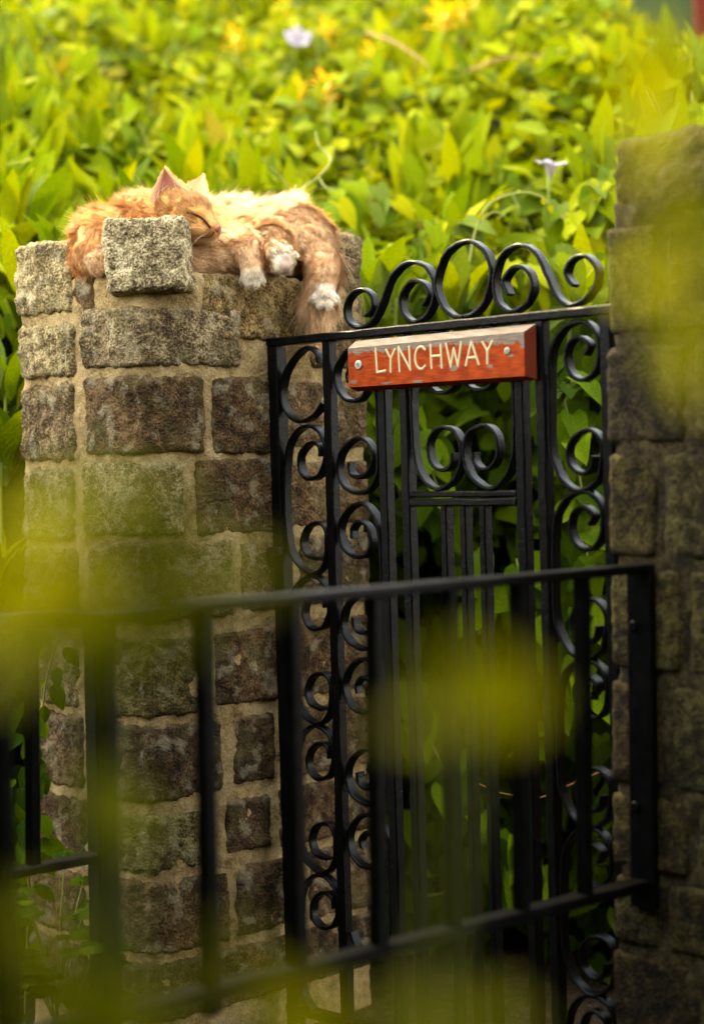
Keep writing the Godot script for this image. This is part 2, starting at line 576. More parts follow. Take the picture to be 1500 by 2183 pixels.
func left_pillar() -> void:
	var t := thing("stone_pillar", "rough sandstone gate pillar on the left with the ginger cat asleep on top", "stone pillar", Vector3(-0.167, 0, -0.258))
	put("mortar", rough_block(Vector3(-0.169, 0.5, -0.26), Vector3(0.339, 1.41, 0.518), 0.018, 0.009, 0.0042, 3.3, Vector3.ZERO, 0.02, t.position), M.mortar, t)
	var ls: Material = M.light_stone
	var gs: Material = M.grey_stone
	var bs: Material = M.brown_stone
	var ds: Material = M.dark_stone
	# left column of the street face
	var ys := [[1.268, 1.145], [1.129, 1.037], [1.025, 0.892], [0.88, 0.758], [0.742, 0.61], [0.597, 0.475], [0.46, 0.335], [0.32, 0.21], [0.195, 0.08], [0.065, -0.05]]
	var lm := [ls, ls, gs, gs, bs, gs, bs, ds, bs, ds]
	for k in ys.size():
		stone(t, -0.338 + rng.randf() * 0.008, -0.178 + rng.randf_range(-0.01, 0.01), ys[k][1], ys[k][0], -0.14, 0.007, lm[k], 0.0065, 0.012)
	# quoins round the corner
	var qs := [[1.147, 1.047, -0.218, gs], [1.032, 0.904, -0.132, bs], [0.891, 0.769, -0.088, ls], [0.758, 0.627, -0.19, gs], [0.6, 0.469, -0.13, M.green_stone], [0.457, 0.329, -0.16, ds], [0.306, 0.212, -0.135, M.green_stone], [0.197, 0.075, -0.17, ds], [0.06, -0.04, -0.12, ds]]
	for q in qs:
		stone(t, -0.150 + rng.randf_range(-0.006, 0.006), 0.006, q[1], q[0], q[2], 0.006, q[3], 0.005, 0.009, Vector3.ZERO, 0.02)
	# reveal, deeper in
	var rs := [[1.205, 1.095, -0.135, -0.36, M.sandy_stone], [1.145, 1.05, -0.38, -0.52, bs], [1.032, 0.9, -0.15, -0.294, ds], [1.025, 0.905, -0.31, -0.41, bs], [1.03, 0.905, -0.425, -0.52, bs],
		[0.893, 0.765, -0.112, -0.295, ds], [0.885, 0.77, -0.31, -0.522, bs], [0.75, 0.63, -0.205, -0.33, bs], [0.755, 0.63, -0.345, -0.52, bs], [0.6, 0.475, -0.145, -0.31, ds], [0.605, 0.47, -0.325, -0.52, ds],
		[0.452, 0.335, -0.185, -0.28, ds], [0.455, 0.33, -0.295, -0.52, bs], [0.31, 0.22, -0.165, -0.27, ds], [0.315, 0.21, -0.285, -0.52, ds], [0.195, 0.075, -0.185, -0.34, ds], [0.195, 0.07, -0.355, -0.52, bs], [0.06, -0.04, -0.135, -0.31, ds], [0.06, -0.04, -0.325, -0.52, ds]]
	for q in rs:
		stone(t, -0.12, 0.005, q[1], q[0], q[3], q[2], q[4], 0.004, 0.008)
	# back face and the side turned to the bank
	var y := 1.16
	while y > 0.0:
		stone(t, -0.335, -0.2, y - 0.115, y, -0.522, -0.36, gs, 0.008, 0.02, Vector3(INF, 0, 0), 0.0, 0.012)
		stone(t, -0.187, -0.02, y - 0.115, y, -0.524, -0.4, bs, 0.008, 0.02, Vector3(INF, 0, 0), 0.0, 0.012)
		stone(t, -0.338, -0.22, y - 0.115, y, -0.345, -0.16, gs, 0.008, 0.02, Vector3(INF, 0, 0), 0.0, 0.012)
		y -= 0.13
	# stones standing up on the top
	stone(t, -0.178, -0.118, 1.14, 1.208, -0.1, 0.004, bs, 0.006, 0.015)
	stone(t, -0.13, -0.002, 1.12, 1.296, -0.525, -0.405, gs, 0.006, 0.016)
	var b := put("stone", rough_block(Vector3.ZERO, Vector3(0.134, 0.121, 0.1), 0.012, 0.005, 0.0055, 2.2), M.block_stone, t)
	b.transform = Transform3D(Basis(Vector3.UP, deg_to_rad(40)) * Basis(Vector3.BACK, deg_to_rad(1.5)), Vector3(-0.0275, 1.2275, -0.0455) - t.position)
	b.set_meta("label", "square lichen grey block standing up on the pillar's corner")


func right_pillar() -> void:
	var t := thing("stone_pillar", "stone gate pillar on the right, shade painted into its colour, with the railing post fixed to it", "stone pillar", Vector3(1.05, 0, -0.46))
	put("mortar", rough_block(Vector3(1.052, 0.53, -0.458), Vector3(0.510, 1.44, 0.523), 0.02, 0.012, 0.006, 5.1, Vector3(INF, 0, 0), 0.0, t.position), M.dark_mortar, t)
	var ys := [[1.21, 1.062, 0.885], [1.045, 0.912, 0.93], [0.896, 0.756, 0.88], [0.738, 0.597, 0.92], [0.579, 0.437, 0.89], [0.42, 0.32, 0.93], [0.305, 0.212, 0.88], [0.196, 0.085, 0.93], [0.07, -0.04, 0.89]]
	var k := 0
	for q in ys:
		var a: Material = [M.shaded_olive_stone, M.shade_stone, M.shaded_olive_stone][k % 3]
		var b: Material = [M.shaded_olive_stone, M.shaded_olive_stone, M.shaded_olive_stone][k % 3]
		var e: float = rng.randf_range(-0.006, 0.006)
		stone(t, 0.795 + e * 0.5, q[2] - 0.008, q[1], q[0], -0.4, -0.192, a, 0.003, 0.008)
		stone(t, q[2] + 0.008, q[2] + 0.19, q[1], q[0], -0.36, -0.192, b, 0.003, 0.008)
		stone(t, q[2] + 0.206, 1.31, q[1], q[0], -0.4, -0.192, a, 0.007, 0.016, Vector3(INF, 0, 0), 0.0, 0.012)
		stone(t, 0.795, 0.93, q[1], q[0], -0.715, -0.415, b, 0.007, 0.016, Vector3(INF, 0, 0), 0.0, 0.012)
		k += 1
	stone(t, 0.797, 0.99, 1.226, 1.335, -0.5, -0.2, M.shaded_olive_stone, 0.006, 0.022)
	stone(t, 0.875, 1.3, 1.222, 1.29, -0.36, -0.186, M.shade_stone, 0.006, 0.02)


# ---------------------------------------------------------------- wrought iron gate, in its own plane: x across, y up from its foot, z to the street
func scroll(t: Node3D, p: Array, called := "scroll", th := 0.0062, w := 0.0185) -> void:
	var a := []
	for q in p:
		a.append(Vector3(q.x, q.y, -0.011))
	var mb := Mb.new()
	sweep(mb, spline(a, 5), Vector3.BACK, w, th, 0.0018, 0.0009)
	put(called, mb.mesh(), M.iron, t)


func moved(p: Array, dx: float, dy: float, fx := 1.0, fy := 1.0, ax := 0.0, ay := 0.0) -> Array:
	var out := []
	for q in p:
		out.append(Vector2((q.x - ax) * fx + ax + dx, (q.y - ay) * fy + ay + dy))
	return out


func gate() -> void:
	var t := thing("iron_gate", "black wrought iron garden gate with scrolls carrying the wooden name board", "gate", Vector3(0.025, 0.05, -0.279))
	t.rotation.z = 0.018
	var zc := -0.011
	put("top_rail", bar(Vector3(-0.006, 1.042, zc), Vector3(0.742, 1.043, zc), Vector3.BACK, 0.026, 0.014), M.iron, t)
	put("bottom_rail", bar(Vector3(-0.006, -0.115, zc), Vector3(0.742, -0.117, zc), Vector3.BACK, 0.024, 0.016), M.iron, t)
	put("stile", bar(Vector3(0.008, -0.15, zc), Vector3(0.006, 1.034, zc), Vector3.BACK, 0.026, 0.024), M.iron, t)
	put("stile", bar(Vector3(0.720, -0.15, zc), Vector3(0.718, 1.034, zc), Vector3.BACK, 0.024, 0.02), M.iron, t)
	for x in [0.135, 0.261, 0.310, 0.551, 0.593]:
		put("upright", bar(Vector3(x, -0.108, zc), Vector3(x, 1.035, zc), Vector3.BACK, 0.02, 0.018), M.iron, t)
	put("middle_rail", bar(Vector3(0.32, 0.777, zc), Vector3(0.541, 0.777, zc), Vector3.BACK, 0.02, 0.01), M.iron, t)
	put("middle_rail", bar(Vector3(0.32, 0.764, zc), Vector3(0.541, 0.764, zc), Vector3.BACK, 0.022, 0.012), M.iron, t)
	for x in [0.391, 0.431, 0.471]:
		put("picket", bar(Vector3(x, -0.108, zc), Vector3(x, 0.758, zc), Vector3.BACK, 0.02, 0.013), M.iron, t)
	# cresting above the top rail
	scroll(t, [Vector2(0.228, 1.071), Vector2(0.244, 1.082), Vector2(0.242, 1.103), Vector2(0.218, 1.115), Vector2(0.190, 1.103), Vector2(0.181, 1.079), Vector2(0.193, 1.059), Vector2(0.218, 1.053), Vector2(0.245, 1.063), Vector2(0.268, 1.094), Vector2(0.29, 1.130), Vector2(0.328, 1.149), Vector2(0.364, 1.138), Vector2(0.380, 1.113), Vector2(0.380, 1.088), Vector2(0.364, 1.063), Vector2(0.336, 1.053), Vector2(0.312, 1.069), Vector2(0.310, 1.097), Vector2(0.333, 1.118), Vector2(0.358, 1.112), Vector2(0.369, 1.094), Vector2(0.357, 1.078)])
	scroll(t, [Vector2(0.440, 1.053), Vector2(0.418, 1.057), Vector2(0.397, 1.075), Vector2(0.385, 1.112), Vector2(0.408, 1.155), Vector2(0.450, 1.170), Vector2(0.486, 1.152), Vector2(0.500, 1.118), Vector2(0.487, 1.077), Vector2(0.464, 1.057), Vector2(0.444, 1.053)], "ring_scroll")
	scroll(t, [Vector2(0.533, 1.080), Vector2(0.525, 1.103), Vector2(0.548, 1.121), Vector2(0.573, 1.111), Vector2(0.581, 1.086), Vector2(0.566, 1.062), Vector2(0.535, 1.054), Vector2(0.511, 1.071), Vector2(0.506, 1.104), Vector2(0.520, 1.139), Vector2(0.556, 1.153), Vector2(0.588, 1.138), Vector2(0.608, 1.105), Vector2(0.625, 1.072), Vector2(0.648, 1.055), Vector2(0.677, 1.060), Vector2(0.698, 1.079), Vector2(0.702, 1.104), Vector2(0.681, 1.124), Vector2(0.655, 1.120), Vector2(0.645, 1.100), Vector2(0.658, 1.083)])
	# first column: long C scrolls, curls turned to the second upright
	scroll(t, [Vector2(0.114, 1.000), Vector2(0.109, 1.018), Vector2(0.080, 1.027), Vector2(0.040, 1.000), Vector2(0.021, 0.962), Vector2(0.026, 0.929), Vector2(0.056, 0.905), Vector2(0.094, 0.910), Vector2(0.122, 0.934)])
	var c1 := [Vector2(0.113, 0.843), Vector2(0.110, 0.862), Vector2(0.087, 0.866), Vector2(0.064, 0.849), Vector2(0.060, 0.824), Vector2(0.079, 0.806), Vector2(0.107, 0.811), Vector2(0.122, 0.836), Vector2(0.122, 0.867), Vector2(0.104, 0.890), Vector2(0.071, 0.894), Vector2(0.038, 0.870), Vector2(0.025, 0.825), Vector2(0.022, 0.746), Vector2(0.029, 0.688), Vector2(0.052, 0.657), Vector2(0.087, 0.644), Vector2(0.112, 0.661), Vector2(0.122, 0.693), Vector2(0.118, 0.722), Vector2(0.1, 0.731), Vector2(0.074, 0.722), Vector2(0.061, 0.698), Vector2(0.072, 0.676), Vector2(0.1, 0.670)]
	for k in 4:
		var q := moved(c1, 0, -0.2555 * k)
		scroll(t, q if k < 3 else q.slice(0, 16))
	# second column: C scrolls turned the other way
	var c2 := [Vector2(0.180, 0.832), Vector2(0.184, 0.813), Vector2(0.206, 0.807), Vector2(0.230, 0.821), Vector2(0.235, 0.848), Vector2(0.218, 0.868), Vector2(0.191, 0.869), Vector2(0.163, 0.85), Vector2(0.153, 0.818), Vector2(0.169, 0.791), Vector2(0.202, 0.780), Vector2(0.233, 0.793), Vector2(0.247, 0.825)]
	var c2full := c2.duplicate()
	for q in [Vector2(0.249, 0.9), Vector2(0.247, 0.96), Vector2(0.236, 1.0), Vector2(0.208, 1.022), Vector2(0.175, 1.012), Vector2(0.154, 0.984), Vector2(0.158, 0.955), Vector2(0.18, 0.935), Vector2(0.21, 0.935), Vector2(0.226, 0.955), Vector2(0.222, 0.98), Vector2(0.2, 0.992), Vector2(0.183, 0.98), Vector2(0.185, 0.964)]:
		c2full.append(q)
	for k in 4:
		var q := moved(c2full, 0, -0.2585 * k)
		scroll(t, q if k < 3 else q.slice(8))
	# third column, right
	var c3 := [Vector2(0.677, 0.980), Vector2(0.685, 0.994), Vector2(0.669, 1.006), Vector2(0.650, 1.0), Vector2(0.641, 0.978), Vector2(0.650, 0.953), Vector2(0.673, 0.943), Vector2(0.695, 0.956), Vector2(0.703, 0.984), Vector2(0.698, 1.011), Vector2(0.676, 1.028), Vector2(0.645, 1.025), Vector2(0.622, 1.004), Vector2(0.611, 0.972), Vector2(0.608, 0.908), Vector2(0.608, 0.847), Vector2(0.616, 0.818), Vector2(0.634, 0.791), Vector2(0.663, 0.780), Vector2(0.693, 0.795), Vector2(0.703, 0.823), Vector2(0.703, 0.851), Vector2(0.683, 0.869), Vector2(0.657, 0.863), Vector2(0.641, 0.842), Vector2(0.645, 0.818), Vector2(0.666, 0.805), Vector2(0.683, 0.813), Vector2(0.688, 0.831)]
	for k in 5:
		scroll(t, moved(c3 if k < 4 else c3.slice(0, 16), 0, -0.2505 * k))
	# centre panel: two facing pairs
	var c4 := [Vector2(0.411, 0.842), Vector2(0.409, 0.826), Vector2(0.394, 0.815), Vector2(0.373, 0.82), Vector2(0.361, 0.839), Vector2(0.362, 0.864), Vector2(0.378, 0.88), Vector2(0.397, 0.882), Vector2(0.417, 0.875), Vector2(0.428, 0.857), Vector2(0.429, 0.83), Vector2(0.418, 0.806), Vector2(0.397, 0.790), Vector2(0.371, 0.786), Vector2(0.347, 0.802), Vector2(0.331, 0.833), Vector2(0.326, 0.886), Vector2(0.326, 0.91)]
	var up := moved(c4, 0, 0, 1, -1, 0, 0.91)
	up.reverse()
	var whole := c4.slice(0, 17) + up
	scroll(t, whole)
	scroll(t, moved(whole, 0, 0, -1, 1, 0.4325, 0))
	# latch
	put("latch", bar(Vector3(-0.045, 0.668, 0.004), Vector3(-0.006, 0.668, 0.004), Vector3.UP, 0.026, 0.02), M.iron, t)
	put("latch", bar(Vector3(-0.012, 0.684, 0.006), Vector3(0.022, 0.684, 0.006), Vector3.UP, 0.012, 0.014), M.iron, t)
	for y in [0.16, 0.86]:
		put("hinge", bar(Vector3(0.728, y, -0.012), Vector3(0.775, y, -0.012), Vector3.UP, 0.03, 0.012), M.iron, t)


func board_texture() -> ImageTexture:
	var w := 1024
	var h := 256
	var im := Image.create(w, h, false, Image.FORMAT_RGB8)
	var chips := [[0.445, 0.972, 0.016, 0.006], [0.42, 0.978, 0.007, 0.004], [0.52, 0.971, 0.008, 0.005], [0.228, 0.962, 0.012, 0.004], [0.30, 0.957, 0.02, 0.003], [0.37, 0.956, 0.014, 0.003], [0.562, 0.985, 0.01, 0.004], [0.585, 1.0, 0.006, 0.008], [0.275, 1.012, 0.008, 0.004], [0.535, 1.004, 0.012, 0.003]]
	for py in h:
		for px in w:
			var x := 0.213 + 0.384 * px / w
			var y := 0.946 + 0.088 * py / h
			var grain := n3.get_noise_2d(x * 26.0, y * 620.0) * 0.6 + n3.get_noise_2d(x * 90.0 + 40, y * 1900.0) * 0.4
			var blotch := n3.get_noise_2d(x * 34.0 + 7, y * 60.0)
			var fine := n3.get_noise_2d(x * 420.0, y * 420.0)
			var c := Color(0.61, 0.25, 0.07).lerp(Color(0.42, 0.13, 0.035), clampf(0.42 + grain * 0.9 + blotch * 0.35, 0, 1))
			c = c.lerp(Color(0.68, 0.35, 0.14), clampf(fine * 0.5 + grain * 0.3 - 0.15, 0, 0.6))
			var top := 1.0085 + 0.0035 * n3.get_noise_2d(x * 60.0, 3.0) + 0.0025 * n3.get_noise_2d(x * 210.0, 8.0) - 0.006 * smoothstep(0.45, 0.6, x)
			var bare := smoothstep(-0.0006, 0.0006, y - top)
			for q in chips:
				var e := Vector2((x - q[0]) / (q[2] * 0.75), (y - q[1]) / (q[3] * 0.75)).length() + fine * 0.35 + blotch * 0.3
				bare = maxf(bare, 1.0 - smoothstep(0.75, 0.95, e))
			var wood := Color(0.52, 0.46, 0.41).lerp(Color(0.33, 0.28, 0.24), clampf(0.4 + grain * 0.7, 0, 1))
			im.set_pixel(px, py, c.lerp(wood, bare))
	return ImageTexture.create_from_image(im)


func name_board() -> void:
	var t := thing("name_board", "weathered orange wooden board with carved cream lettering screwed to the gate", "sign", Vector3(0.025, 0.05, -0.277))
	t.rotation.z = 0.018
	var mb := Mb.new()
	var f := [Vector3(0.2165, 0.954, 0.024), Vector3(0.588, 0.953, 0.024), Vector3(0.588, 1.019, 0.024), Vector3(0.2165, 1.0175, 0.024)]
	var b := [Vector3(0.215, 0.9475, 0.003), Vector3(0.594, 0.9465, 0.003), Vector3(0.594, 1.031, 0.003), Vector3(0.215, 1.0305, 0.003)]
	var uv := func(p: Vector3) -> Vector2: return Vector2((p.x - 0.213) / 0.384, (p.y - 0.946) / 0.088)
	# front with softly rounded edges, then the four sides
	mb.face(f, Vector3.BACK, [uv.call(f[0]), uv.call(f[1]), uv.call(f[2]), uv.call(f[3])])
	for k in 4:
		var k2 := (k + 1) % 4
		var nn: Vector3 = [Vector3(0, -1, 0.3), Vector3(1, 0, 0.25), Vector3(0, 0.86, 0.5), Vector3(-1, 0, 0.1)][k]
		mb.face([f[k], f[k2], b[k2], b[k]], nn.normalized(), [uv.call(f[k]), uv.call(f[k2]), uv.call(b[k2]), uv.call(b[k])])
	mb.face(b, Vector3.FORWARD, [uv.call(b[0]), uv.call(b[1]), uv.call(b[2]), uv.call(b[3])])
	var m := StandardMaterial3D.new()
	m.albedo_texture = board_texture()
	m.roughness = 0.75
	m.metallic_specular = 0.2
	put("board", mb.mesh(), m, t)
	var e := Mb.new()
	e.face([Vector3(0.5889, 0.954, 0.0237), Vector3(0.5889, 1.0165, 0.0237), Vector3(0.5945, 1.027, 0.004), Vector3(0.5945, 0.9475, 0.004)], Vector3(1, 0, 0.25).normalized())
	put("painted_end", e.mesh(), plain(Color(0.23, 0.035, 0.012), 0.5), t)
	# letters, cut with a round tool
	var cream := plain(Color(0.44, 0.36, 0.19), 0.8)
	var arc := []
	for k in 11:
		var a := deg_to_rad(48.0 + k * 26.4)
		arc.append(Vector2(0.378 + cos(a) * 0.0125, 0.9925 + sin(a) * 0.0175))
	var letters := [
		[[Vector2(0.2795, 1.0135), Vector2(0.2815, 0.975)], [Vector2(0.2815, 0.975), Vector2(0.2995, 0.9765)]],
		[[Vector2(0.3025, 1.010), Vector2(0.3125, 0.995)], [Vector2(0.3225, 1.0095), Vector2(0.3125, 0.995)], [Vector2(0.3125, 0.995), Vector2(0.3115, 0.9745)]],
		[[Vector2(0.331, 0.9745), Vector2(0.330, 1.0125)], [Vector2(0.330, 1.0125), Vector2(0.3545, 0.9755)], [Vector2(0.3545, 0.9755), Vector2(0.3535, 1.0115)]],
		[arc],
		[[Vector2(0.399, 1.0115), Vector2(0.400, 0.9755)], [Vector2(0.4205, 1.0105), Vector2(0.4215, 0.975)], [Vector2(0.4, 0.9935), Vector2(0.4205, 0.9935)]],
		[[Vector2(0.4315, 1.0115), Vector2(0.4405, 0.9755)], [Vector2(0.4405, 0.9755), Vector2(0.4475, 1.003)], [Vector2(0.4475, 1.003), Vector2(0.4555, 0.9755)], [Vector2(0.4555, 0.9755), Vector2(0.4635, 1.0115)]],
		[[Vector2(0.4715, 0.9755), Vector2(0.484, 1.011)], [Vector2(0.484, 1.011), Vector2(0.4975, 0.976)], [Vector2(0.4765, 0.9865), Vector2(0.493, 0.9865)]],
		[[Vector2(0.506, 1.009), Vector2(0.516, 0.9945)], [Vector2(0.526, 1.009), Vector2(0.516, 0.9945)], [Vector2(0.516, 0.9945), Vector2(0.515, 0.976)]]]
	for L in letters:
		var lm := Mb.new()
		var lift := 0.0
		for s in L:
			var p := PackedVector3Array()
			var pts := []
			for q in s:
				pts.append(Vector3(q.x, q.y, 0.0238))
			for q in spline(pts, 4):
				p.append(q)
			stroke(lm, p, 0.0023, 0.0011 + lift)
			lift += 0.00012
		put("letter", lm.mesh(), cream, t)
	var collar := plain(Color(0.4, 0.37, 0.32), 0.6)
	for q in [[0.2405, 0.9895, 0.0075, true], [0.5555, 0.9925, 0.0055, false]]:
		var sm := Mb.new()
		var at := Vector3(q[0], q[1], 0.0242)
		disc(sm, at, q[2], 0.0022, 0.4)
		var o := put("screw", sm.mesh(), collar if q[3] else plain(Color(0.30, 0.30, 0.22), 0.6), t)
		var hm := Mb.new()
		disc(hm, at + Vector3(0, 0, 0.0016), q[2] * 0.55, 0.0012, 0.6)
		put("screw_head", hm.mesh(), plain(Color(0.16, 0.16, 0.12), 0.4), o)


func stroke(mb: Mb, p: PackedVector3Array, r: float, lift: float) -> void:
	# a flattened half round ridge along p with round ends
	var path := PackedVector3Array()
	var rad := []
	var d0 := (p[0] - p[1]).normalized()
	var d1 := (p[-1] - p[-2]).normalized()
	path.append(p[0] + d0 * r); rad.append(0.05)
	path.append(p[0] + d0 * r * 0.6); rad.append(0.8)
	for q in p:
		path.append(q); rad.append(1.0)
	path.append(p[-1] + d1 * r * 0.6); rad.append(0.8)
	path.append(p[-1] + d1 * r); rad.append(0.05)
	var last := []
	for k in path.size():
		var tg := (path[mini(k + 1, path.size() - 1)] - path[maxi(k - 1, 0)]).normalized()
		var s := tg.cross(Vector3.BACK).normalized()
		var ring := []
		for j in 6:
			var a := PI * j / 5.0
			ring.append(mb.vert(path[k] + s * cos(a) * r * rad[k] + Vector3.BACK * sin(a) * lift * rad[k], (s * cos(a) + Vector3.BACK * (sin(a) + 0.3)).normalized()))
		if k > 0:
			for j in 5:
				mb.quad(last[j], last[j + 1], ring[j + 1], ring[j])
		last = ring


func disc(mb: Mb, at: Vector3, r: float, h: float, inner: float) -> void:
	var prof := [[1.0, 0.0], [1.0, 0.6], [0.85, 1.0], [inner + 0.12, 1.0], [inner, 0.55], [0.0, 0.5]]
	var last := []
	for k in prof.size():
		var ring := []
		for s in 18:
			var a := TAU * s / 18
			var d := Vector3(cos(a), sin(a), 0)
			var nn := (d * (1.0 if k < 2 else 0.4 if k == 2 else -0.4 if k == 4 else 0.0) + Vector3.BACK * (0.0 if k < 1 else 0.4 if k == 1 else 1.0)).normalized()
			ring.append(mb.vert(at + d * r * prof[k][0] + Vector3.BACK * h * prof[k][1], nn))
		if k > 0:
			for s in 18:
				mb.quad(last[s], last[(s + 1) % 18], ring[(s + 1) % 18], ring[s])
		last = ring


func railings() -> void:
	var x := 0.855
	var t := thing("iron_railing", "black iron railing crossing in front of the gate, bolted to the right pillar", "railing", Vector3(x, 0, 0.4))
	var L := func(y: float, z: float) -> Vector3: return Vector3(0, y, z - 0.4)
	put("top_rail", bar(L.call(0.7395, -0.19), L.call(0.7495, 1.35), Vector3.RIGHT, 0.034, 0.012), M.iron, t)
	put("bottom_rail", bar(L.call(0.302, -0.19), L.call(0.345, 1.35), Vector3.RIGHT, 0.03, 0.014), M.iron, t)
	put("post", bar(L.call(0.27, -0.186), L.call(0.745, -0.184), Vector3.RIGHT, 0.042, 0.012), M.iron, t)
	for k in 11:
		var z := -0.053 + 0.1312 * k
		put("bar", bar(L.call(0.30, z), L.call(0.738, z), Vector3.RIGHT, 0.018, 0.018), M.iron, t)
	for q in [[0.66, -0.176], [0.41, -0.176]]:
		var mb := Mb.new()
		disc(mb, Vector3.ZERO, 0.007, 0.004, 0.4)
		put("bolt", mb.mesh(), M.iron, t, Transform3D(Basis(), L.call(q[0], q[1]) + Vector3(-0.008, 0, -0.001)))
	var u := thing("iron_railing", "black iron railing low at the left in front of the left pillar", "railing", Vector3(0.1, 0, 0.4))
	put("top_rail", bar(L.call(0.655, 0.17), L.call(0.665, 0.95), Vector3.RIGHT, 0.034, 0.012), M.iron, u)
	put("bottom_rail", bar(L.call(0.291, 0.17), L.call(0.298, 0.95), Vector3.RIGHT, 0.028, 0.014), M.iron, u)
	put("post", bar(L.call(-0.14, 0.18), L.call(0.66, 0.18), Vector3.RIGHT, 0.03, 0.02), M.iron, u)
	for k in 5:
		put("bar", bar(L.call(0.292, 0.3 + 0.1312 * k), L.call(0.656, 0.294 + 0.1312 * k), Vector3.RIGHT, 0.018, 0.018), M.iron, u)


# ---------------------------------------------------------------- the cat
func capsule(p: Vector3, b: Array) -> float:
	var a: Vector3 = b[0]
	var ab: Vector3 = b[1] - a
	var t := clampf((p - a).dot(ab) / maxf(ab.length_squared(), 1e-9), 0.0, 1.0)
	return (p - a - ab * t).length() - lerpf(b[2], b[3], t)


func blob(bones: Array, p: Vector3, k: float) -> float:
	var d := 1.0
	for b in bones:
		var e := capsule(p, b)
		var h := maxf(k - absf(d - e), 0.0)
		d = minf(d, e) - h * h * 0.25 / k
	return d


# surface nets over the smooth union of the bones; adds to mb, and to «info» the nearest bone of every vertex
func nets(mb: Mb, info: Array, bones: Array, k: float, cell: float) -> void:
	var lo := Vector3.ONE * 99.0
	var hi := -lo
	for b in bones:
		for e in 2:
			var r: float = b[2 + e] + 0.012
			lo = lo.min(b[e] - Vector3.ONE * r)
			hi = hi.max(b[e] + Vector3.ONE * r)
	var n := Vector3i(((hi - lo) / cell).ceil()) + Vector3i.ONE
	var D := PackedFloat32Array()
	D.resize(n.x * n.y * n.z)
	D.fill(1.0)
	for b in bones:
		var m: float = maxf(b[2], b[3]) + k + cell
		var p0 := Vector3i(((b[0].min(b[1]) - Vector3.ONE * m - lo) / cell).floor()).max(Vector3i.ZERO)
		var p1 := Vector3i(((b[0].max(b[1]) + Vector3.ONE * m - lo) / cell).ceil()).min(n - Vector3i.ONE)
		for x in range(p0.x, p1.x + 1):
			for y in range(p0.y, p1.y + 1):
				for z in range(p0.z, p1.z + 1):
					var q := (x * n.y + y) * n.z + z
					var e := capsule(lo + Vector3(x, y, z) * cell, b)
					var d := D[q]
					var h := maxf(k - absf(d - e), 0.0)
					D[q] = minf(d, e) - h * h * 0.25 / k
	var id := {}
	var sx := n.y * n.z
	var offs := [0, 1, n.z, n.z + 1, sx, sx + 1, sx + n.z, sx + n.z + 1]
	var edges := [[0, 1], [2, 3], [4, 5], [6, 7], [0, 2], [1, 3], [4, 6], [5, 7], [0, 4], [1, 5], [2, 6], [3, 7]]
	for x in n.x - 1:
		for y in n.y - 1:
			for z in n.z - 1:
				var q := (x * n.y + y) * n.z + z
				if absf(D[q]) > cell * 2.2:
					continue
				var neg := 0
				for o in offs:
					if D[q + o] < 0.0: neg += 1
				if neg == 0 or neg == 8:
					continue
				var s := Vector3.ZERO
				var c := 0
				for e in edges:
					var a: float = D[q + offs[e[0]]]
					var b: float = D[q + offs[e[1]]]
					if (a < 0.0) != (b < 0.0):
						var t := a / (a - b)
						var ca := Vector3(e[0] >> 2, (e[0] >> 1) & 1, e[0] & 1)
						var cb := Vector3(e[1] >> 2, (e[1] >> 1) & 1, e[1] & 1)
						s += ca.lerp(cb, t)
						c += 1
				var p := lo + (Vector3(x, y, z) + s / c) * cell
				var best := 9.0
				var who := 0
				for j in bones.size():
					var e := capsule(p, bones[j])
					if e < best:
						best = e; who = j
				var ax: Vector3 = bones[who][0] + (bones[who][1] - bones[who][0]) * clampf((p - bones[who][0]).dot(bones[who][1] - bones[who][0]) / maxf((bones[who][1] - bones[who][0]).length_squared(), 1e-9), 0, 1)
				id[q] = mb.vert(p, (p - ax).normalized(), Vector2.ZERO, Color.WHITE)
				info.append(bones[who])
	for q in id:
		var dq: bool = D[q] < 0.0
		# the three grid edges that start at this cell's low corner, each shared by four cells
		for e in [[1, n.z, sx], [n.z, 1, sx], [sx, 1, n.z]]:
			if dq != (D[q + e[0]] < 0.0):
				var a: int = id.get(q, -1)
				var b: int = id.get(q - e[1], -1)
				var c: int = id.get(q - e[1] - e[2], -1)
				var d: int = id.get(q - e[2], -1)
				if a >= 0 and b >= 0 and c >= 0 and d >= 0:
					mb.quad(a, b, c, d)


const ORANGE := Color(0.90, 0.44, 0.13)
const DEEP := Color(0.74, 0.29, 0.07)
const CREAM := Color(0.94, 0.71, 0.45)
const WHITE := Color(0.92, 0.79, 0.61)

# part: [fur length, width, strands per square metre, how flat it lies]
const FUR := {
	"back": [0.026, 0.0008, 900000.0, 0.78], "ruff": [0.026, 0.0008, 900000.0, 0.80], "neck": [0.016, 0.0008, 1100000.0, 0.82], "head": [0.012, 0.0010, 1100000.0, 0.84],
	"face": [0.0055, 0.0007, 2200000.0, 0.90], "leg": [0.0125, 0.0009, 1200000.0, 0.78], "thigh": [0.021, 0.0009, 1000000.0, 0.76], "paw": [0.0095, 0.0009, 1300000.0, 0.80], "tail": [0.042, 0.0011, 900000.0, 0.86], "pad": [0.0, 0.0, 0.0, 0.0], "ear": [0.006, 0.0006, 1500000.0, 0.9]}


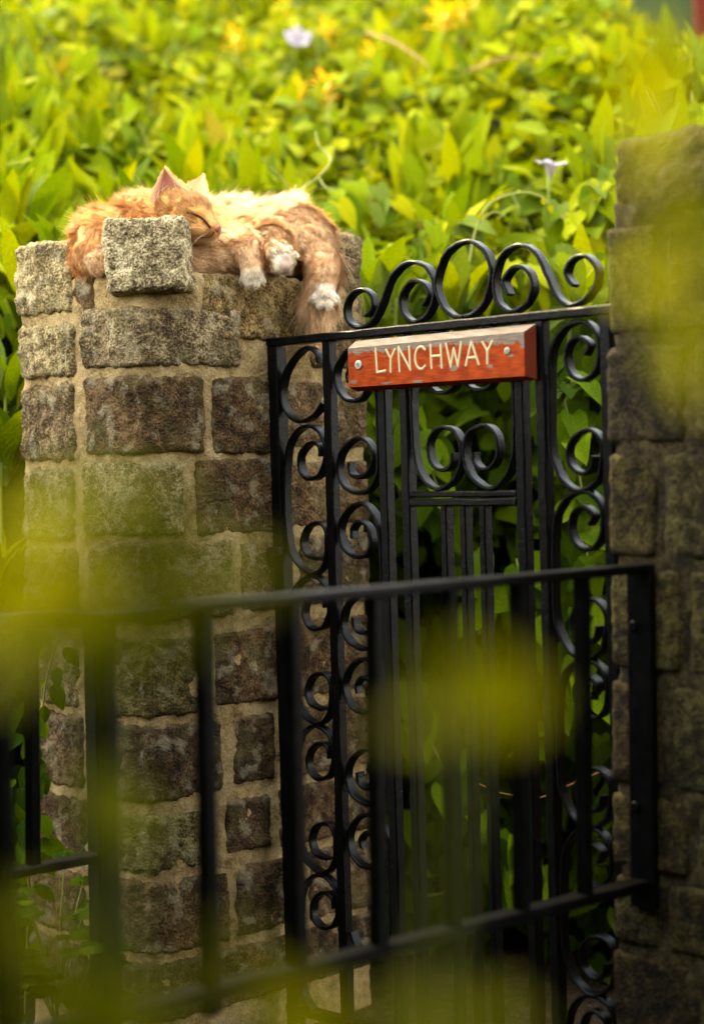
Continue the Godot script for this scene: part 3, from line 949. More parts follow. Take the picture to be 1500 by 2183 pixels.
func coat(p: Vector3, part: String) -> Color:
	var a := n3.get_noise_3dv(p * 26.0) * 0.5 + 0.5
	var s := sin(p.dot(Vector3(30, 95, 60)) + n3.get_noise_3dv(p * 20.0) * 3.0)
	match part:
		"back":
			var t := smoothstep(-0.2, -0.42, p.z) * 0.25 + smoothstep(1.29, 1.35, p.y) * 0.2
			return ORANGE.lerp(CREAM, clampf(t + a * 0.2 - 0.05, 0, 1)).lerp(DEEP, maxf(0, s - 0.35) * 0.25)
		"ruff", "neck":
			return ORANGE.lerp(DEEP, clampf(maxf(0, s) * 0.35 + a * 0.1, 0, 0.6)).lerp(CREAM, 0.12 * a)
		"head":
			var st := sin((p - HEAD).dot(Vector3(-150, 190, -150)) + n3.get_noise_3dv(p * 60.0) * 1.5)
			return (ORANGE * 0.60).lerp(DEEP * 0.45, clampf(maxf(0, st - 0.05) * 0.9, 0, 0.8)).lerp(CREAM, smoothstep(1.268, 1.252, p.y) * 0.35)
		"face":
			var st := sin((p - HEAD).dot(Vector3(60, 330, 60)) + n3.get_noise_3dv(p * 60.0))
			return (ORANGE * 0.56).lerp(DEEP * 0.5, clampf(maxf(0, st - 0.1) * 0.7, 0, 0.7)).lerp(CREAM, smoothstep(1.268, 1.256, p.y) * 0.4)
		"leg":
			return ORANGE.lerp(CREAM, 0.4 + a * 0.12).lerp(DEEP * 0.8, clampf(maxf(0, s - 0.1) * 0.8, 0, 0.7))
		"thigh":
			return ORANGE.lerp(CREAM, 0.4 + a * 0.12)
		"paw":
			return WHITE.lerp(CREAM, a * 0.3).lerp(ORANGE.lerp(CREAM, 0.55), smoothstep(1.205, 1.222, p.y) * (1.0 if p.x < 0.05 and p.z > -0.25 else 0.0))
		"tail":
			return ORANGE.lerp(CREAM, 0.3 + a * 0.3)
		"pad":
			return Color(0.55, 0.41, 0.31)
	return ORANGE.lerp(CREAM, 0.3)


const HEAD := Vector3(-0.075, 1.315, -0.152)


func ear(mb: Mb, info: Array, l: Vector3, r: Vector3, tip: Vector3, back: Vector3, inner: Color) -> void:
	for sheet in 2:
		var last := []
		for k in 9:
			var t := k / 8.0
			var ring := []
			for j in 9:
				var s := (j - 4) / 4.0
				var wide := 1.0 + 0.6 * sin(t * PI) * (1.0 - t * 0.4)
				var mid := l.lerp(r, 0.5).lerp(tip, t)
				var p := mid + (r - l) * 0.5 * s * (1.0 - t) * wide + back * (1.0 - s * s) * pow(1.0 - t, 0.6) * (1.0 if sheet == 0 else 1.1)
				if sheet == 1:
					p += back.normalized() * 0.0016
				var nn := (-back.normalized() + (l - r).normalized() * s * 0.8) * (1.0 if sheet == 0 else -1.0)
				var c := inner.lerp(ORANGE.lerp(CREAM, 0.4), smoothstep(0.6, 0.95, absf(s))) if sheet == 0 else ORANGE
				if sheet == 0:
					c = c.lerp(Color(0.10, 0.035, 0.02), clampf(1.0 - Vector2(s * 1.5 + 0.3, t * 3.4).length(), 0, 1))
				ring.append(mb.vert(p, nn.normalized(), Vector2.ZERO, c))
				info.append([l, tip, 0.0, 0.0, "pad" if sheet == 0 else "ear"])
			if k > 0:
				for j in 8:
					mb.quad(last[j], last[j + 1], ring[j + 1], ring[j])
			last = ring


func surface_point(bones: Array, p: Vector3, towards: Vector3, lift: float) -> Vector3:
	var q := p + towards * 0.06
	for k in 60:
		var d := blob(bones, q, 0.012) - lift
		if d < 0.0002: break
		q -= towards * maxf(d * 0.8, 0.0002)
	return q


func cat() -> void:
	var base := Vector3(-0.11, 1.205, -0.27)
	var t := thing("cat", "fluffy ginger cat asleep on top of the left stone pillar, paws and tail hanging down", "cat", base)
	var sh := Vector3(-0.21, 1.300, -0.166)
	var ch := Vector3(-0.155, 1.294, -0.235)
	var mid := Vector3(-0.142, 1.296, -0.335)
	var hip := Vector3(-0.112, 1.298, -0.404)
	var nk := Vector3(-0.152, 1.306, -0.150)
	var bl := Vector3(-0.150, 1.277, -0.040)
	var lf := Vector3(-0.137, 1.238, -0.012)
	var k1 := Vector3(-0.02, 1.262, -0.315)
	var h1 := Vector3(0.023, 1.243, -0.288)
	var k2 := Vector3(-0.018, 1.271, -0.402)
	var h2 := Vector3(0.037, 1.222, -0.383)
	var el := Vector3(-0.042, 1.256, -0.192)
	var wr := Vector3(-0.001, 1.263, -0.229)
	var bones := [
		[sh, ch, 0.052, 0.054, "ruff"], [ch, mid, 0.054, 0.056, "back"], [mid, hip, 0.056, 0.058, "back"], [hip, Vector3(-0.108, 1.334, -0.438), 0.05, 0.034, "back"],
		[HEAD, nk, 0.034, 0.043, "neck"], [nk, sh, 0.043, 0.05, "ruff"], [sh, bl, 0.044, 0.034, "ruff"], [bl, lf, 0.032, 0.028, "ruff"], [lf, Vector3(-0.10, 1.222, 0.0), 0.024, 0.02, "thigh"],
		[nk, Vector3(-0.115, 1.272, -0.075), 0.04, 0.042, "ruff"], [Vector3(-0.115, 1.272, -0.075), bl, 0.042, 0.034, "ruff"], [Vector3(-0.10, 1.25, -0.20), Vector3(-0.085, 1.255, -0.38), 0.046, 0.048, "back"],
		[Vector3(-0.08, 1.275, -0.36), k1, 0.043, 0.032, "thigh"], [k1, h1, 0.029, 0.021, "leg"], [h1, Vector3(0.050, 1.229, -0.271), 0.020, 0.018, "leg"],
		[Vector3(-0.06, 1.297, -0.42), k2, 0.045, 0.034, "thigh"], [k2, h2, 0.031, 0.022, "leg"], [h2, Vector3(0.055, 1.188, -0.367), 0.0205, 0.0185, "leg"],
		[Vector3(-0.025, 1.285, -0.425), Vector3(0.030, 1.212, -0.392), 0.030, 0.018, "thigh"], [Vector3(-0.055, 1.238, -0.15), Vector3(-0.045, 1.236, -0.27), 0.03, 0.03, "thigh"],
		[Vector3(0.020, 1.235, -0.398), Vector3(0.036, 1.166, -0.370), 0.022, 0.023, "tail"], [Vector3(0.036, 1.166, -0.370), Vector3(0.036, 1.115, -0.362), 0.024, 0.014, "tail"],
		[Vector3(-0.07, 1.26, -0.17), el, 0.028, 0.024, "leg"], [el, wr, 0.024, 0.0205, "leg"], [wr, Vector3(0.018, 1.222, -0.228), 0.0195, 0.0175, "leg"]]
	var mb := Mb.new()
	var info := []
	nets(mb, info, bones, 0.022, 0.0065)
	# head, with its own finer grid: looks towards the garden end of the pillar, chin on the stone
	var H := Vector3(-0.009, 0.006, -0.015)
	var back_dir := Vector3(-0.08, 0.045, -0.01)
	var head := [
		[Vector3(-0.026, 1.304, -0.132) + H, HEAD, 0.030, 0.043, "head"], [Vector3(-0.022, 1.281, -0.130) + H, Vector3(-0.05, 1.285, -0.130) + H, 0.028, 0.030, "head"],
		[Vector3(0.020, 1.2735, -0.136) + H, Vector3(-0.022, 1.303, -0.131) + H, 0.0095, 0.022, "face"], [Vector3(0.012, 1.268, -0.133) + H, Vector3(-0.02, 1.277, -0.131) + H, 0.0135, 0.024, "face"],
		[Vector3(0.011, 1.268, -0.141) + H, Vector3(-0.02, 1.277, -0.148) + H, 0.012, 0.022, "face"], [Vector3(0.006, 1.2565, -0.135) + H, Vector3(-0.02, 1.262, -0.135) + H, 0.009, 0.016, "face"]]
	nets(mb, info, head, 0.014, 0.003)
	# paws: toes and pads
	var R := ALONG
	var T := Vector3(S2, 0, S2)
	var U := Vector3.UP
	var paws := [
		[[Vector3(0.046, 1.232, -0.276), Vector3(0.058, 1.2235, -0.264), 0.0185, 0.020, "paw"], [R * -0.013 + U * 0.013 + T * 0.012, 0.0088], [R * -0.003 + U * 0.018 + T * 0.013, 0.0092], [R * 0.008 + U * 0.016 + T * 0.013, 0.0092], [R * 0.0155 + U * 0.008 + T * 0.011, 0.0085], [R * 0.003 - U * 0.005 + T * 0.0125, 0.0115, true], [R * 0.005 + U * 0.008 + T * 0.018, 0.005, true]],
		[[Vector3(0.052, 1.192, -0.369), Vector3(0.061, 1.173, -0.360), 0.0185, 0.0195, "paw"], [R * -0.0155 - U * 0.007 + T * 0.008, 0.009], [R * -0.006 - U * 0.014 + T * 0.011, 0.0098], [R * 0.006 - U * 0.0145 + T * 0.011, 0.0098], [R * 0.0155 - U * 0.008 + T * 0.008, 0.009], [R * 0.001 - U * 0.004 + T * 0.0125, 0.0095, true]],
		[[Vector3(0.016, 1.226, -0.228), Vector3(0.026, 1.205, -0.224), 0.0185, 0.0185, "paw"], [R * -0.012 - U * 0.009 + T * 0.005, 0.008], [R * -0.005 - U * 0.0145 + T * 0.007, 0.0086], [R * 0.005 - U * 0.0145 + T * 0.006, 0.0086], [R * 0.012 - U * 0.008 + T * 0.004, 0.008]]]
	for p in paws:
		var pb := [p[0]]
		var c: Vector3 = p[0][1]
		for k in range(1, p.size()):
			var pad: bool = p[k].size() > 2
			pb.append([c + p[k][0] * 0.75, c + p[k][0], p[k][1], p[k][1], "pad" if pad else "paw"])
		nets(mb, info, pb, 0.006, 0.0024)
	mb.smooth()
	for k in mb.v.size():
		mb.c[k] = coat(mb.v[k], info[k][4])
	var pink := Color(0.40, 0.17, 0.125)
	var eo := Vector3(-0.007, 0.001, -0.013)
	ear(mb, info, Vector3(-0.082, 1.321, -0.091) + eo, Vector3(-0.034, 1.327, -0.136) + eo, Vector3(-0.066, 1.385, -0.105) + eo, Vector3(-0.019, 0.002, -0.019), pink)
	ear(mb, info, Vector3(-0.080, 1.350, -0.163), Vector3(-0.054, 1.337, -0.190), Vector3(-0.058, 1.380, -0.191), Vector3(-0.008, -0.004, -0.002), Color(0.82, 0.46, 0.2))
	var skin := plain(Color.WHITE, 0.8, 0.2)
	skin.vertex_color_use_as_albedo = true
	var wet := mb.v
	var moved_v := PackedVector3Array()
	for p in wet:
		moved_v.append(p - base)
	mb.v = moved_v
	put("body", mb.mesh(), skin, t)
	mb.v = wet
	# fur
	var fm := Mb.new()
	var last := []
	for r in [[0.0, 0.42], [0.3, 0.5], [0.65, 0.36], [1.0, 0.03]]:
		var z: float = r[0]
		var ring := [fm.vert(Vector3(-r[1], -0.16 * z * z, z), Vector3(-0.35, 1, 0).normalized()), fm.vert(Vector3(r[1], -0.16 * z * z, z), Vector3(0.35, 1, 0).normalized())]
		if last.size():
			fm.quad(last[0], last[1], ring[1], ring[0])
		last = ring
	var hair := plain(Color.WHITE, 0.55, 0.35)
	hair.vertex_color_use_as_albedo = true
	hair.backlight_enabled = true
	hair.backlight = Color(0.42, 0.42, 0.42)
	hair.cull_mode = BaseMaterial3D.CULL_DISABLED
	var xf := []
	var cols := []
	for k in range(0, mb.i.size(), 3):
		var a := mb.i[k]
		var part: String = info[a][4]
		var f: Array = FUR[part]
		if f[2] == 0.0: continue
		var pa := mb.v[a]
		var pb := mb.v[mb.i[k + 1]]
		var pc := mb.v[mb.i[k + 2]]
		var want: float = (pb - pa).cross(pc - pa).length() * 0.5 * f[2]
		var num := int(want) + (1 if rng.randf() < want - int(want) else 0)
		if num == 0: continue
		var flow: Vector3 = info[a][1] - info[a][0]
		if part == "head" or part == "face": flow = back_dir
		if part == "ear": flow = info[a][1] - info[a][0]
		if part == "tail": flow = Vector3(0, -1, 0)
		flow = flow.normalized()
		for j in num:
			var u := rng.randf()
			var v := rng.randf()
			if u + v > 1.0:
				u = 1.0 - u; v = 1.0 - v
			var p := pa + (pb - pa) * u + (pc - pa) * v
			var nn := (mb.n[a] * (1.0 - u - v) + mb.n[mb.i[k + 1]] * u + mb.n[mb.i[k + 2]] * v).normalized()
			var q := p * 62.0
			var clump := Vector3(n3.get_noise_3dv(q), n3.get_noise_3dv(q + Vector3(31, 0, 7)), n3.get_noise_3dv(q + Vector3(5, 17, 60)))
			var sw: float = 0.5 if f[0] > 0.016 else 0.35
			var tg := flow - nn * flow.dot(nn)
			tg = (tg.normalized() if tg.length() > 0.05 else nn.cross(Vector3(0.3, 0.8, 0.5)).normalized()) + clump * sw + rv(0.22)
			var dir: Vector3 = (tg.normalized() * f[3] + nn * (1.0 - f[3]) * rng.randf_range(0.6, 1.6)).normalized()
			var wd0 := 1.0
			var ln: float = f[0] * rng.randf_range(0.65, 1.2)
			if rng.randf() < 0.02 and f[0] > 0.012:
				ln *= 1.5; wd0 = 0.5
				dir = (dir + nn * 0.5).normalized()
			var sx := nn.cross(dir).normalized()
			var up := dir.cross(sx)
			var wd: float = f[1] * wd0 * rng.randf_range(0.6, 1.1)
			var lock := rng.randf() < 0.05
			if lock:
				wd *= 1.6
				dir = (dir + nn * 0.12).normalized()
			xf.append(Transform3D(Basis(sx * wd, up * ln, dir * ln), p - base - nn * 0.0008))
			var c := coat(p, part) * rng.randf_range(0.75, 1.2) * (1.0 + 0.3 * n3.get_noise_3dv((p - tg * tg.dot(p) * 0.7 / maxf(tg.length_squared(), 0.01)) * 210.0))
			c.a = 1.0
			cols.append(c)
	# wisps in the near ear
	for k in 40:
		var p := Vector3(-0.080, 1.324, -0.094).lerp(Vector3(-0.042, 1.330, -0.128), rng.randf()) + Vector3.UP * 0.022 * rng.randf() + eo + rv(0.002) - T * 0.002
		var dir := (Vector3(0.22, 0.8, -0.22) + rv(0.5) + T * 0.3).normalized()
		var sx := T.cross(dir).normalized()
		xf.append(Transform3D(Basis(sx * 0.0006, T * 0.02, dir * rng.randf_range(0.01, 0.02)), p - base))
		cols.append(Color(0.75, 0.55, 0.38))
	many("fur", fm.mesh(), hair, xf, cols, t)
	# face details lie on the fur
	var D := Vector3(0.003, 0.006, -0.003)
	var dark := plain(Color(0.045, 0.014, 0.007), 0.9, 0.1)
	var pts := []
	for q in [Vector3(-0.024, 1.299, -0.120), Vector3(-0.014, 1.296, -0.125), Vector3(-0.003, 1.2905, -0.131), Vector3(0.005, 1.2815, -0.136), Vector3(0.011, 1.272, -0.140)]:
		pts.append(surface_point(head, q + D, T, 0.0026) - base)
	put("closed_eye", tube_mesh(pts, 0.0014, 0.0024), dark, t)
	pts = []
	for q in [Vector3(0.014, 1.2655, -0.146), Vector3(0.009, 1.2595, -0.145), Vector3(0.0, 1.257, -0.142), Vector3(-0.012, 1.2575, -0.135)]:
		pts.append(surface_point(head, q + D, T, 0.0022) - base)
	put("mouth", tube_mesh(pts, 0.0012, 0.0009), plain(Color(0.08, 0.022, 0.012), 0.8, 0.1), t)
	var nm := Mb.new()
	var ni := []
	var np := Vector3(0.0155, 1.2705, -0.1495) + D + T * 0.002
	nets(nm, ni, [[np, np + Vector3(0.003, 0.0035, -0.003), 0.0042, 0.0035, "pad"], [np, np + Vector3(0.001, -0.003, -0.001), 0.004, 0.0022, "pad"]], 0.004, 0.0012)
	nm.smooth()
	for k in nm.v.size():
		nm.v[k] -= base
	put("nose", nm.mesh(), plain(Color(0.30, 0.075, 0.05), 0.6), t)
	var wm := plain(Color(0.6, 0.5, 0.38), 0.5)
	for q in [[Vector3(0.006, 1.27, -0.138), Vector3(0.02, 1.295, -0.06)], [Vector3(0.006, 1.267, -0.138), Vector3(0.045, 1.27, -0.07)], [Vector3(0.006, 1.264, -0.14), Vector3(0.035, 1.24, -0.08)], [Vector3(-0.02, 1.312, -0.13), Vector3(-0.005, 1.352, -0.115)], [Vector3(-0.024, 1.313, -0.13), Vector3(-0.02, 1.355, -0.10)], [Vector3(-0.14, 1.36, -0.145), Vector3(-0.115, 1.376, -0.09)]]:
		var s := surface_point(head + bones, q[0] + D, T, 0.0)
		var e: Vector3 = q[1]
		put("whisker", tube_mesh([s - base, s.lerp(e, 0.5) + Vector3(0, 0.004, 0) - base, e - base], 0.0002, 0.0001), wm, t)


# ---------------------------------------------------------------- plants
func tint_of(warm: float) -> Color:
	var a: Color = M.tints[rng.randi() % 4]
	var b: Color = M.tints[[2, 4, 0, 5, 2][rng.randi() % 5]]
	var c := a.lerp(b, clampf(warm * rng.randf_range(0.3, 1.4), 0, 1)) * rng.randf_range(0.8, 1.2)
	c.a = 1.0
	return c


func leaf_part(o: Node3D, m: Mesh, xf: Transform3D, k := -1) -> void:
	xf.origin -= o.position
	put("leaf", m, M.leaves[k if k >= 0 else rng.randi() % 6], o, xf)


func clump(label: String, l: float, d: float, y: float, count: int, size: float, lean: Vector3, spread := 0.05, deep := false) -> void:
	var at := bank_at(l, d, y)
	var o := thing("broad_leaved_plant", label, "plant", at, "broad-leaved plants growing on the bank")
	for k in count:
		var a := TAU * k / count + rng.randf() * 0.7
		var out := Vector3(cos(a), 0, sin(a))
		var dir := (Vector3.UP * rng.randf_range(0.8, 1.5) + out * rng.randf_range(0.2, 0.65) + lean).normalized()
		var p := at + out * rng.randf() * spread + rv(0.02)
		leaf_part(o, M.lance[rng.randi() % 3], aim(p, dir, (-out + Vector3.UP * 0.4).normalized() + rv(0.25), size * rng.randf_range(0.75, 1.15), rng.randf_range(0.85, 1.15)), [3, 6, 1][k % 3] if deep else -1)  # deep: darker tints paint in the shade behind the gate
	put("stem", tube_mesh([Vector3(0, -0.12, 0), Vector3(0, -0.04, 0), Vector3(0.004, 0.03, 0)], 0.004, 0.003), M.stem, o)


func vine(label: String, pts: Array, count: int, size: float, out: Vector3, deep: bool, shape := "heart", category := "vine", called := "bindweed_vine", group := "bindweed vines on the bank") -> Node3D:
	var o := thing(called, label, category, pts[0], group)
	var path := spline(pts, 6)
	var rel := []
	for p in path:
		rel.append(p - pts[0])
	put("stem", tube_mesh(rel, 0.0022, 0.0014, 1), M.vine, o)
	for k in count:
		var p: Vector3 = path[int(rng.randf_range(0.05, 0.999) * path.size())]
		var side := (out + rv(0.9)).normalized()
		var dir := (Vector3.DOWN * 0.75 + side * 0.7 + rv(0.4)).normalized()
		leaf_part(o, M[shape][rng.randi() % 3], aim(p + side * rng.randf_range(0.012, 0.045) + Vector3.UP * 0.01, dir, out * 0.8 + Vector3.UP * 0.75 + rv(0.45), size * rng.randf_range(0.7, 1.15)), [3, 6, 1][k % 3] if deep else -1)  # deep: shade of low growth put into darker tints
	return o


func foliage() -> void:
	var near := -AWAY
	# plants one can pick out, left of and behind the pillar and above the gate
	var cl := [
		["tall upright leaves crowding the left edge of the left pillar at mid height", -0.645, 3.45, 0.86, 11, 0.15, 0.1], ["lush leaf rosette beside the pillar just below its top, left", -0.635, 3.46, 1.0, 10, 0.14, 0.12],
		["pointed leaves reaching over the far left top stone of the pillar", -0.60, 3.62, 1.2, 9, 0.15, 0.0], ["broad leaves directly left of the sleeping cat's shoulder", -0.54, 3.66, 1.27, 9, 0.14, -0.1],
		["leaf tuft right behind the cat's neck", -0.42, 3.78, 1.31, 9, 0.14, 0.0], ["upright leaves behind the cat's ears", -0.33, 3.86, 1.33, 10, 0.15, 0.0],
		["tall pale leaves at the left picture edge above the pillar", -0.70, 3.95, 1.38, 10, 0.16, 0.05], ["leaf cluster up the bank from the cat's shoulder", -0.50, 4.15, 1.42, 10, 0.15, 0.0],
		["upright leaf group up the bank from the cat's ears", -0.36, 4.3, 1.47, 10, 0.16, 0.0], ["leaves behind the cat's back between its ears and hip", -0.22, 3.95, 1.34, 8, 0.13, 0.0],
		["leaves just above the stone behind the cat's tail", 0.03, 3.72, 1.2, 9, 0.13, 0.05], ["upright leaves above the small left scroll of the gate", 0.09, 3.7, 1.17, 9, 0.14, 0.0],
		["large smooth leaves framed by the gate's ring scroll", 0.2, 3.7, 1.16, 9, 0.15, 0.05], ["leaf group between the gate's crest and the right pillar", 0.42, 3.6, 1.15, 9, 0.14, 0.05],
		["upright leaves rising in the middle of the bank above the ring scroll", 0.22, 3.98, 1.33, 9, 0.15, 0.0], ["oval leaves seen through the gate under the name board", 0.12, 3.62, 0.88, 8, 0.12, 0.1],
		["pale leaves low at the left edge beside the pillar's middle", -0.66, 3.42, 0.66, 10, 0.14, 0.15], ["tall leaves far up the bank on the left", -0.62, 4.55, 1.6, 10, 0.17, 0.0]]
	for q in cl:
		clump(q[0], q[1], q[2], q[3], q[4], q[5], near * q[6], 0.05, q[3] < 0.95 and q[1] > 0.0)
	var vs := [
		["bindweed hanging behind the middle pickets of the gate", [bank_at(0.12, 3.58, 0.95), bank_at(0.18, 3.56, 0.78), bank_at(0.24, 3.55, 0.6), bank_at(0.21, 3.56, 0.42)], 26, 0.085],
		["bindweed with large leaves behind the gate's right scrolls", [bank_at(0.36, 3.38, 1.08), bank_at(0.4, 3.36, 0.9), bank_at(0.42, 3.36, 0.7), bank_at(0.4, 3.36, 0.45)], 26, 0.085],
		["bindweed low behind the gate near the path", [bank_at(0.1, 3.5, 0.45), bank_at(0.17, 3.46, 0.3), bank_at(0.26, 3.44, 0.18), bank_at(0.34, 3.4, 0.12)], 22, 0.095],
		["bindweed spilling down beside the gate's right edge above the path", [bank_at(0.3, 3.44, 0.7), bank_at(0.33, 3.4, 0.5), bank_at(0.36, 3.36, 0.32)], 18, 0.08],
		["bindweed between the pillar's inner edge and the gate's uprights", [bank_at(0.02, 3.66, 1.12), bank_at(0.06, 3.62, 0.95), bank_at(0.1, 3.6, 0.78)], 20, 0.075],
		["bindweed climbing over the bank right behind the cat's hip", [bank_at(-0.14, 4.0, 1.34), bank_at(-0.06, 4.05, 1.4), bank_at(0.03, 4.15, 1.45), bank_at(0.1, 4.1, 1.42)], 24, 0.075],
		["bindweed mound above the left scroll of the gate crest", [bank_at(0.08, 3.86, 1.27), bank_at(0.16, 3.9, 1.32), bank_at(0.25, 3.92, 1.34)], 22, 0.075],
		["bindweed above the gate's large right crest scroll", [bank_at(0.28, 3.72, 1.22), bank_at(0.36, 3.72, 1.25), bank_at(0.46, 3.7, 1.24)], 24, 0.075],
		["bindweed beside the right pillar's top", [bank_at(0.42, 3.85, 1.36), bank_at(0.5, 3.85, 1.4), bank_at(0.56, 3.9, 1.44)], 22, 0.075]]
	for q in vs:
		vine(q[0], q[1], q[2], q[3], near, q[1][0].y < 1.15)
	# everything nobody could count
	var names := ["heart", "lance", "ovate"]
	var xf := [[], [], [], [], [], [], [], [], []]
	var cols := [[], [], [], [], [], [], [], [], []]
	for k in 16500:
		var l := 0.0
		var d := 0.0
		var p := Vector3.ZERO
		var nrm := Vector3.UP
		var kind := 0
		var wall := k < 3000
		if wall:
			l = rng.randf_range(-1.0, 0.95)
			p = bank_at(l, bank_front(l) + rng.randf_range(-0.13, 0.06), rng.randf() * 1.32 - 0.1)
			nrm = near * 0.8 + Vector3.UP * 0.55
			kind = 0 if rng.randf() < 0.72 else 2
			if l < -0.55 and rng.randf() < 0.6: kind = 1
		else:
			d = 3.75 + 3.4 * pow(rng.randf(), 0.85)
			l = rng.randf_range(-0.23, 0.22) * d
			var f := bank_front(l)
			if d < f: continue
			p = bank_at(l, d, bank_height(l, d) - 0.06 + 0.17 * rng.randf() + 0.07 * maxf(0, n3.get_noise_2d(l * 5.0, d * 5.0)))
			nrm = near * 0.35 + Vector3.UP
			var zone := n3.get_noise_2d(l * 1.6 + 4.0, d * 1.3) + (0.38 if l < -0.15 * d + 0.5 and d < 5.0 else -0.2)
			kind = 1 if zone > 0.1 and rng.randf() < 0.65 else (0 if rng.randf() < 0.66 else 2)
		var q := kind * 3 + rng.randi() % 3
		var sz := rng.randf_range(0.045, 0.1) * (1.0 if wall else lerpf(1.0, 0.72, smoothstep(4.2, 5.8, d)))
		if kind == 1:
			sz = rng.randf_range(0.11, 0.175) * (1.0 if wall else lerpf(1.0, 0.75, smoothstep(4.4, 5.8, d)))
			xf[q].append(aim(p - Vector3.UP * 0.05, (Vector3.UP * (1.2 if not wall else 0.7) + near * (0.15 if not wall else 0.4) + rv(0.5)).normalized(), near * 0.6 + rv(0.8), sz))
		else:
			xf[q].append(aim(p, (near * 0.55 + Vector3.DOWN * (0.25 if not wall else 0.8) + rv(0.8)).normalized(), nrm + rv(0.62), sz))
		var warm := lerpf(0.5, 1.0, smoothstep(4.2, 5.4, d)) if not wall else 0.1
		var c := tint_of(warm)
		if wall: c = (M.tints[[1, 3, 3][rng.randi() % 3]] as Color) * rng.randf_range(0.4, 0.85)  # leaves on the bank front have shade painted into their tint
		c.a = 1.0
		if not wall and rng.randf() < 0.006: c = Color(0.36, 0.30, 0.03)
		cols[q].append(c)
	var sm := Mb.new()
	for k in 260:
		var d := rng.randf_range(3.7, 6.6)
		var l := rng.randf_range(-0.21, 0.2) * d
		var p := bank_at(l, d, bank_height(l, d) + rng.randf_range(-0.03, 0.06))
		var e := rv(0.13) + Vector3.UP * rng.randf_range(-0.04, 0.1)
		tube(sm, spline([p, p + e * 0.5 + rv(0.04), p + e + rv(0.03)], 4), 0.0022, 0.0012, 4)
	var so := put("tangled_stems", sm.mesh(), M.vine)
	tag(so, "thin pale stems tangled among the leaves of the bank", "stems", "", "stuff")
	var lab := ["heart-shaped bindweed leaves covering the bank", "upright lance-shaped leaves covering the bank", "small oval leaves covering the bank"]
	for k in 9:
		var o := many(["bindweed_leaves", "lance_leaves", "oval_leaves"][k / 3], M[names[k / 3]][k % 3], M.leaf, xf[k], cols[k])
		tag(o, lab[k / 3] + [", flat ones", ", arching ones", ", drooping ones"][k % 3], "foliage")


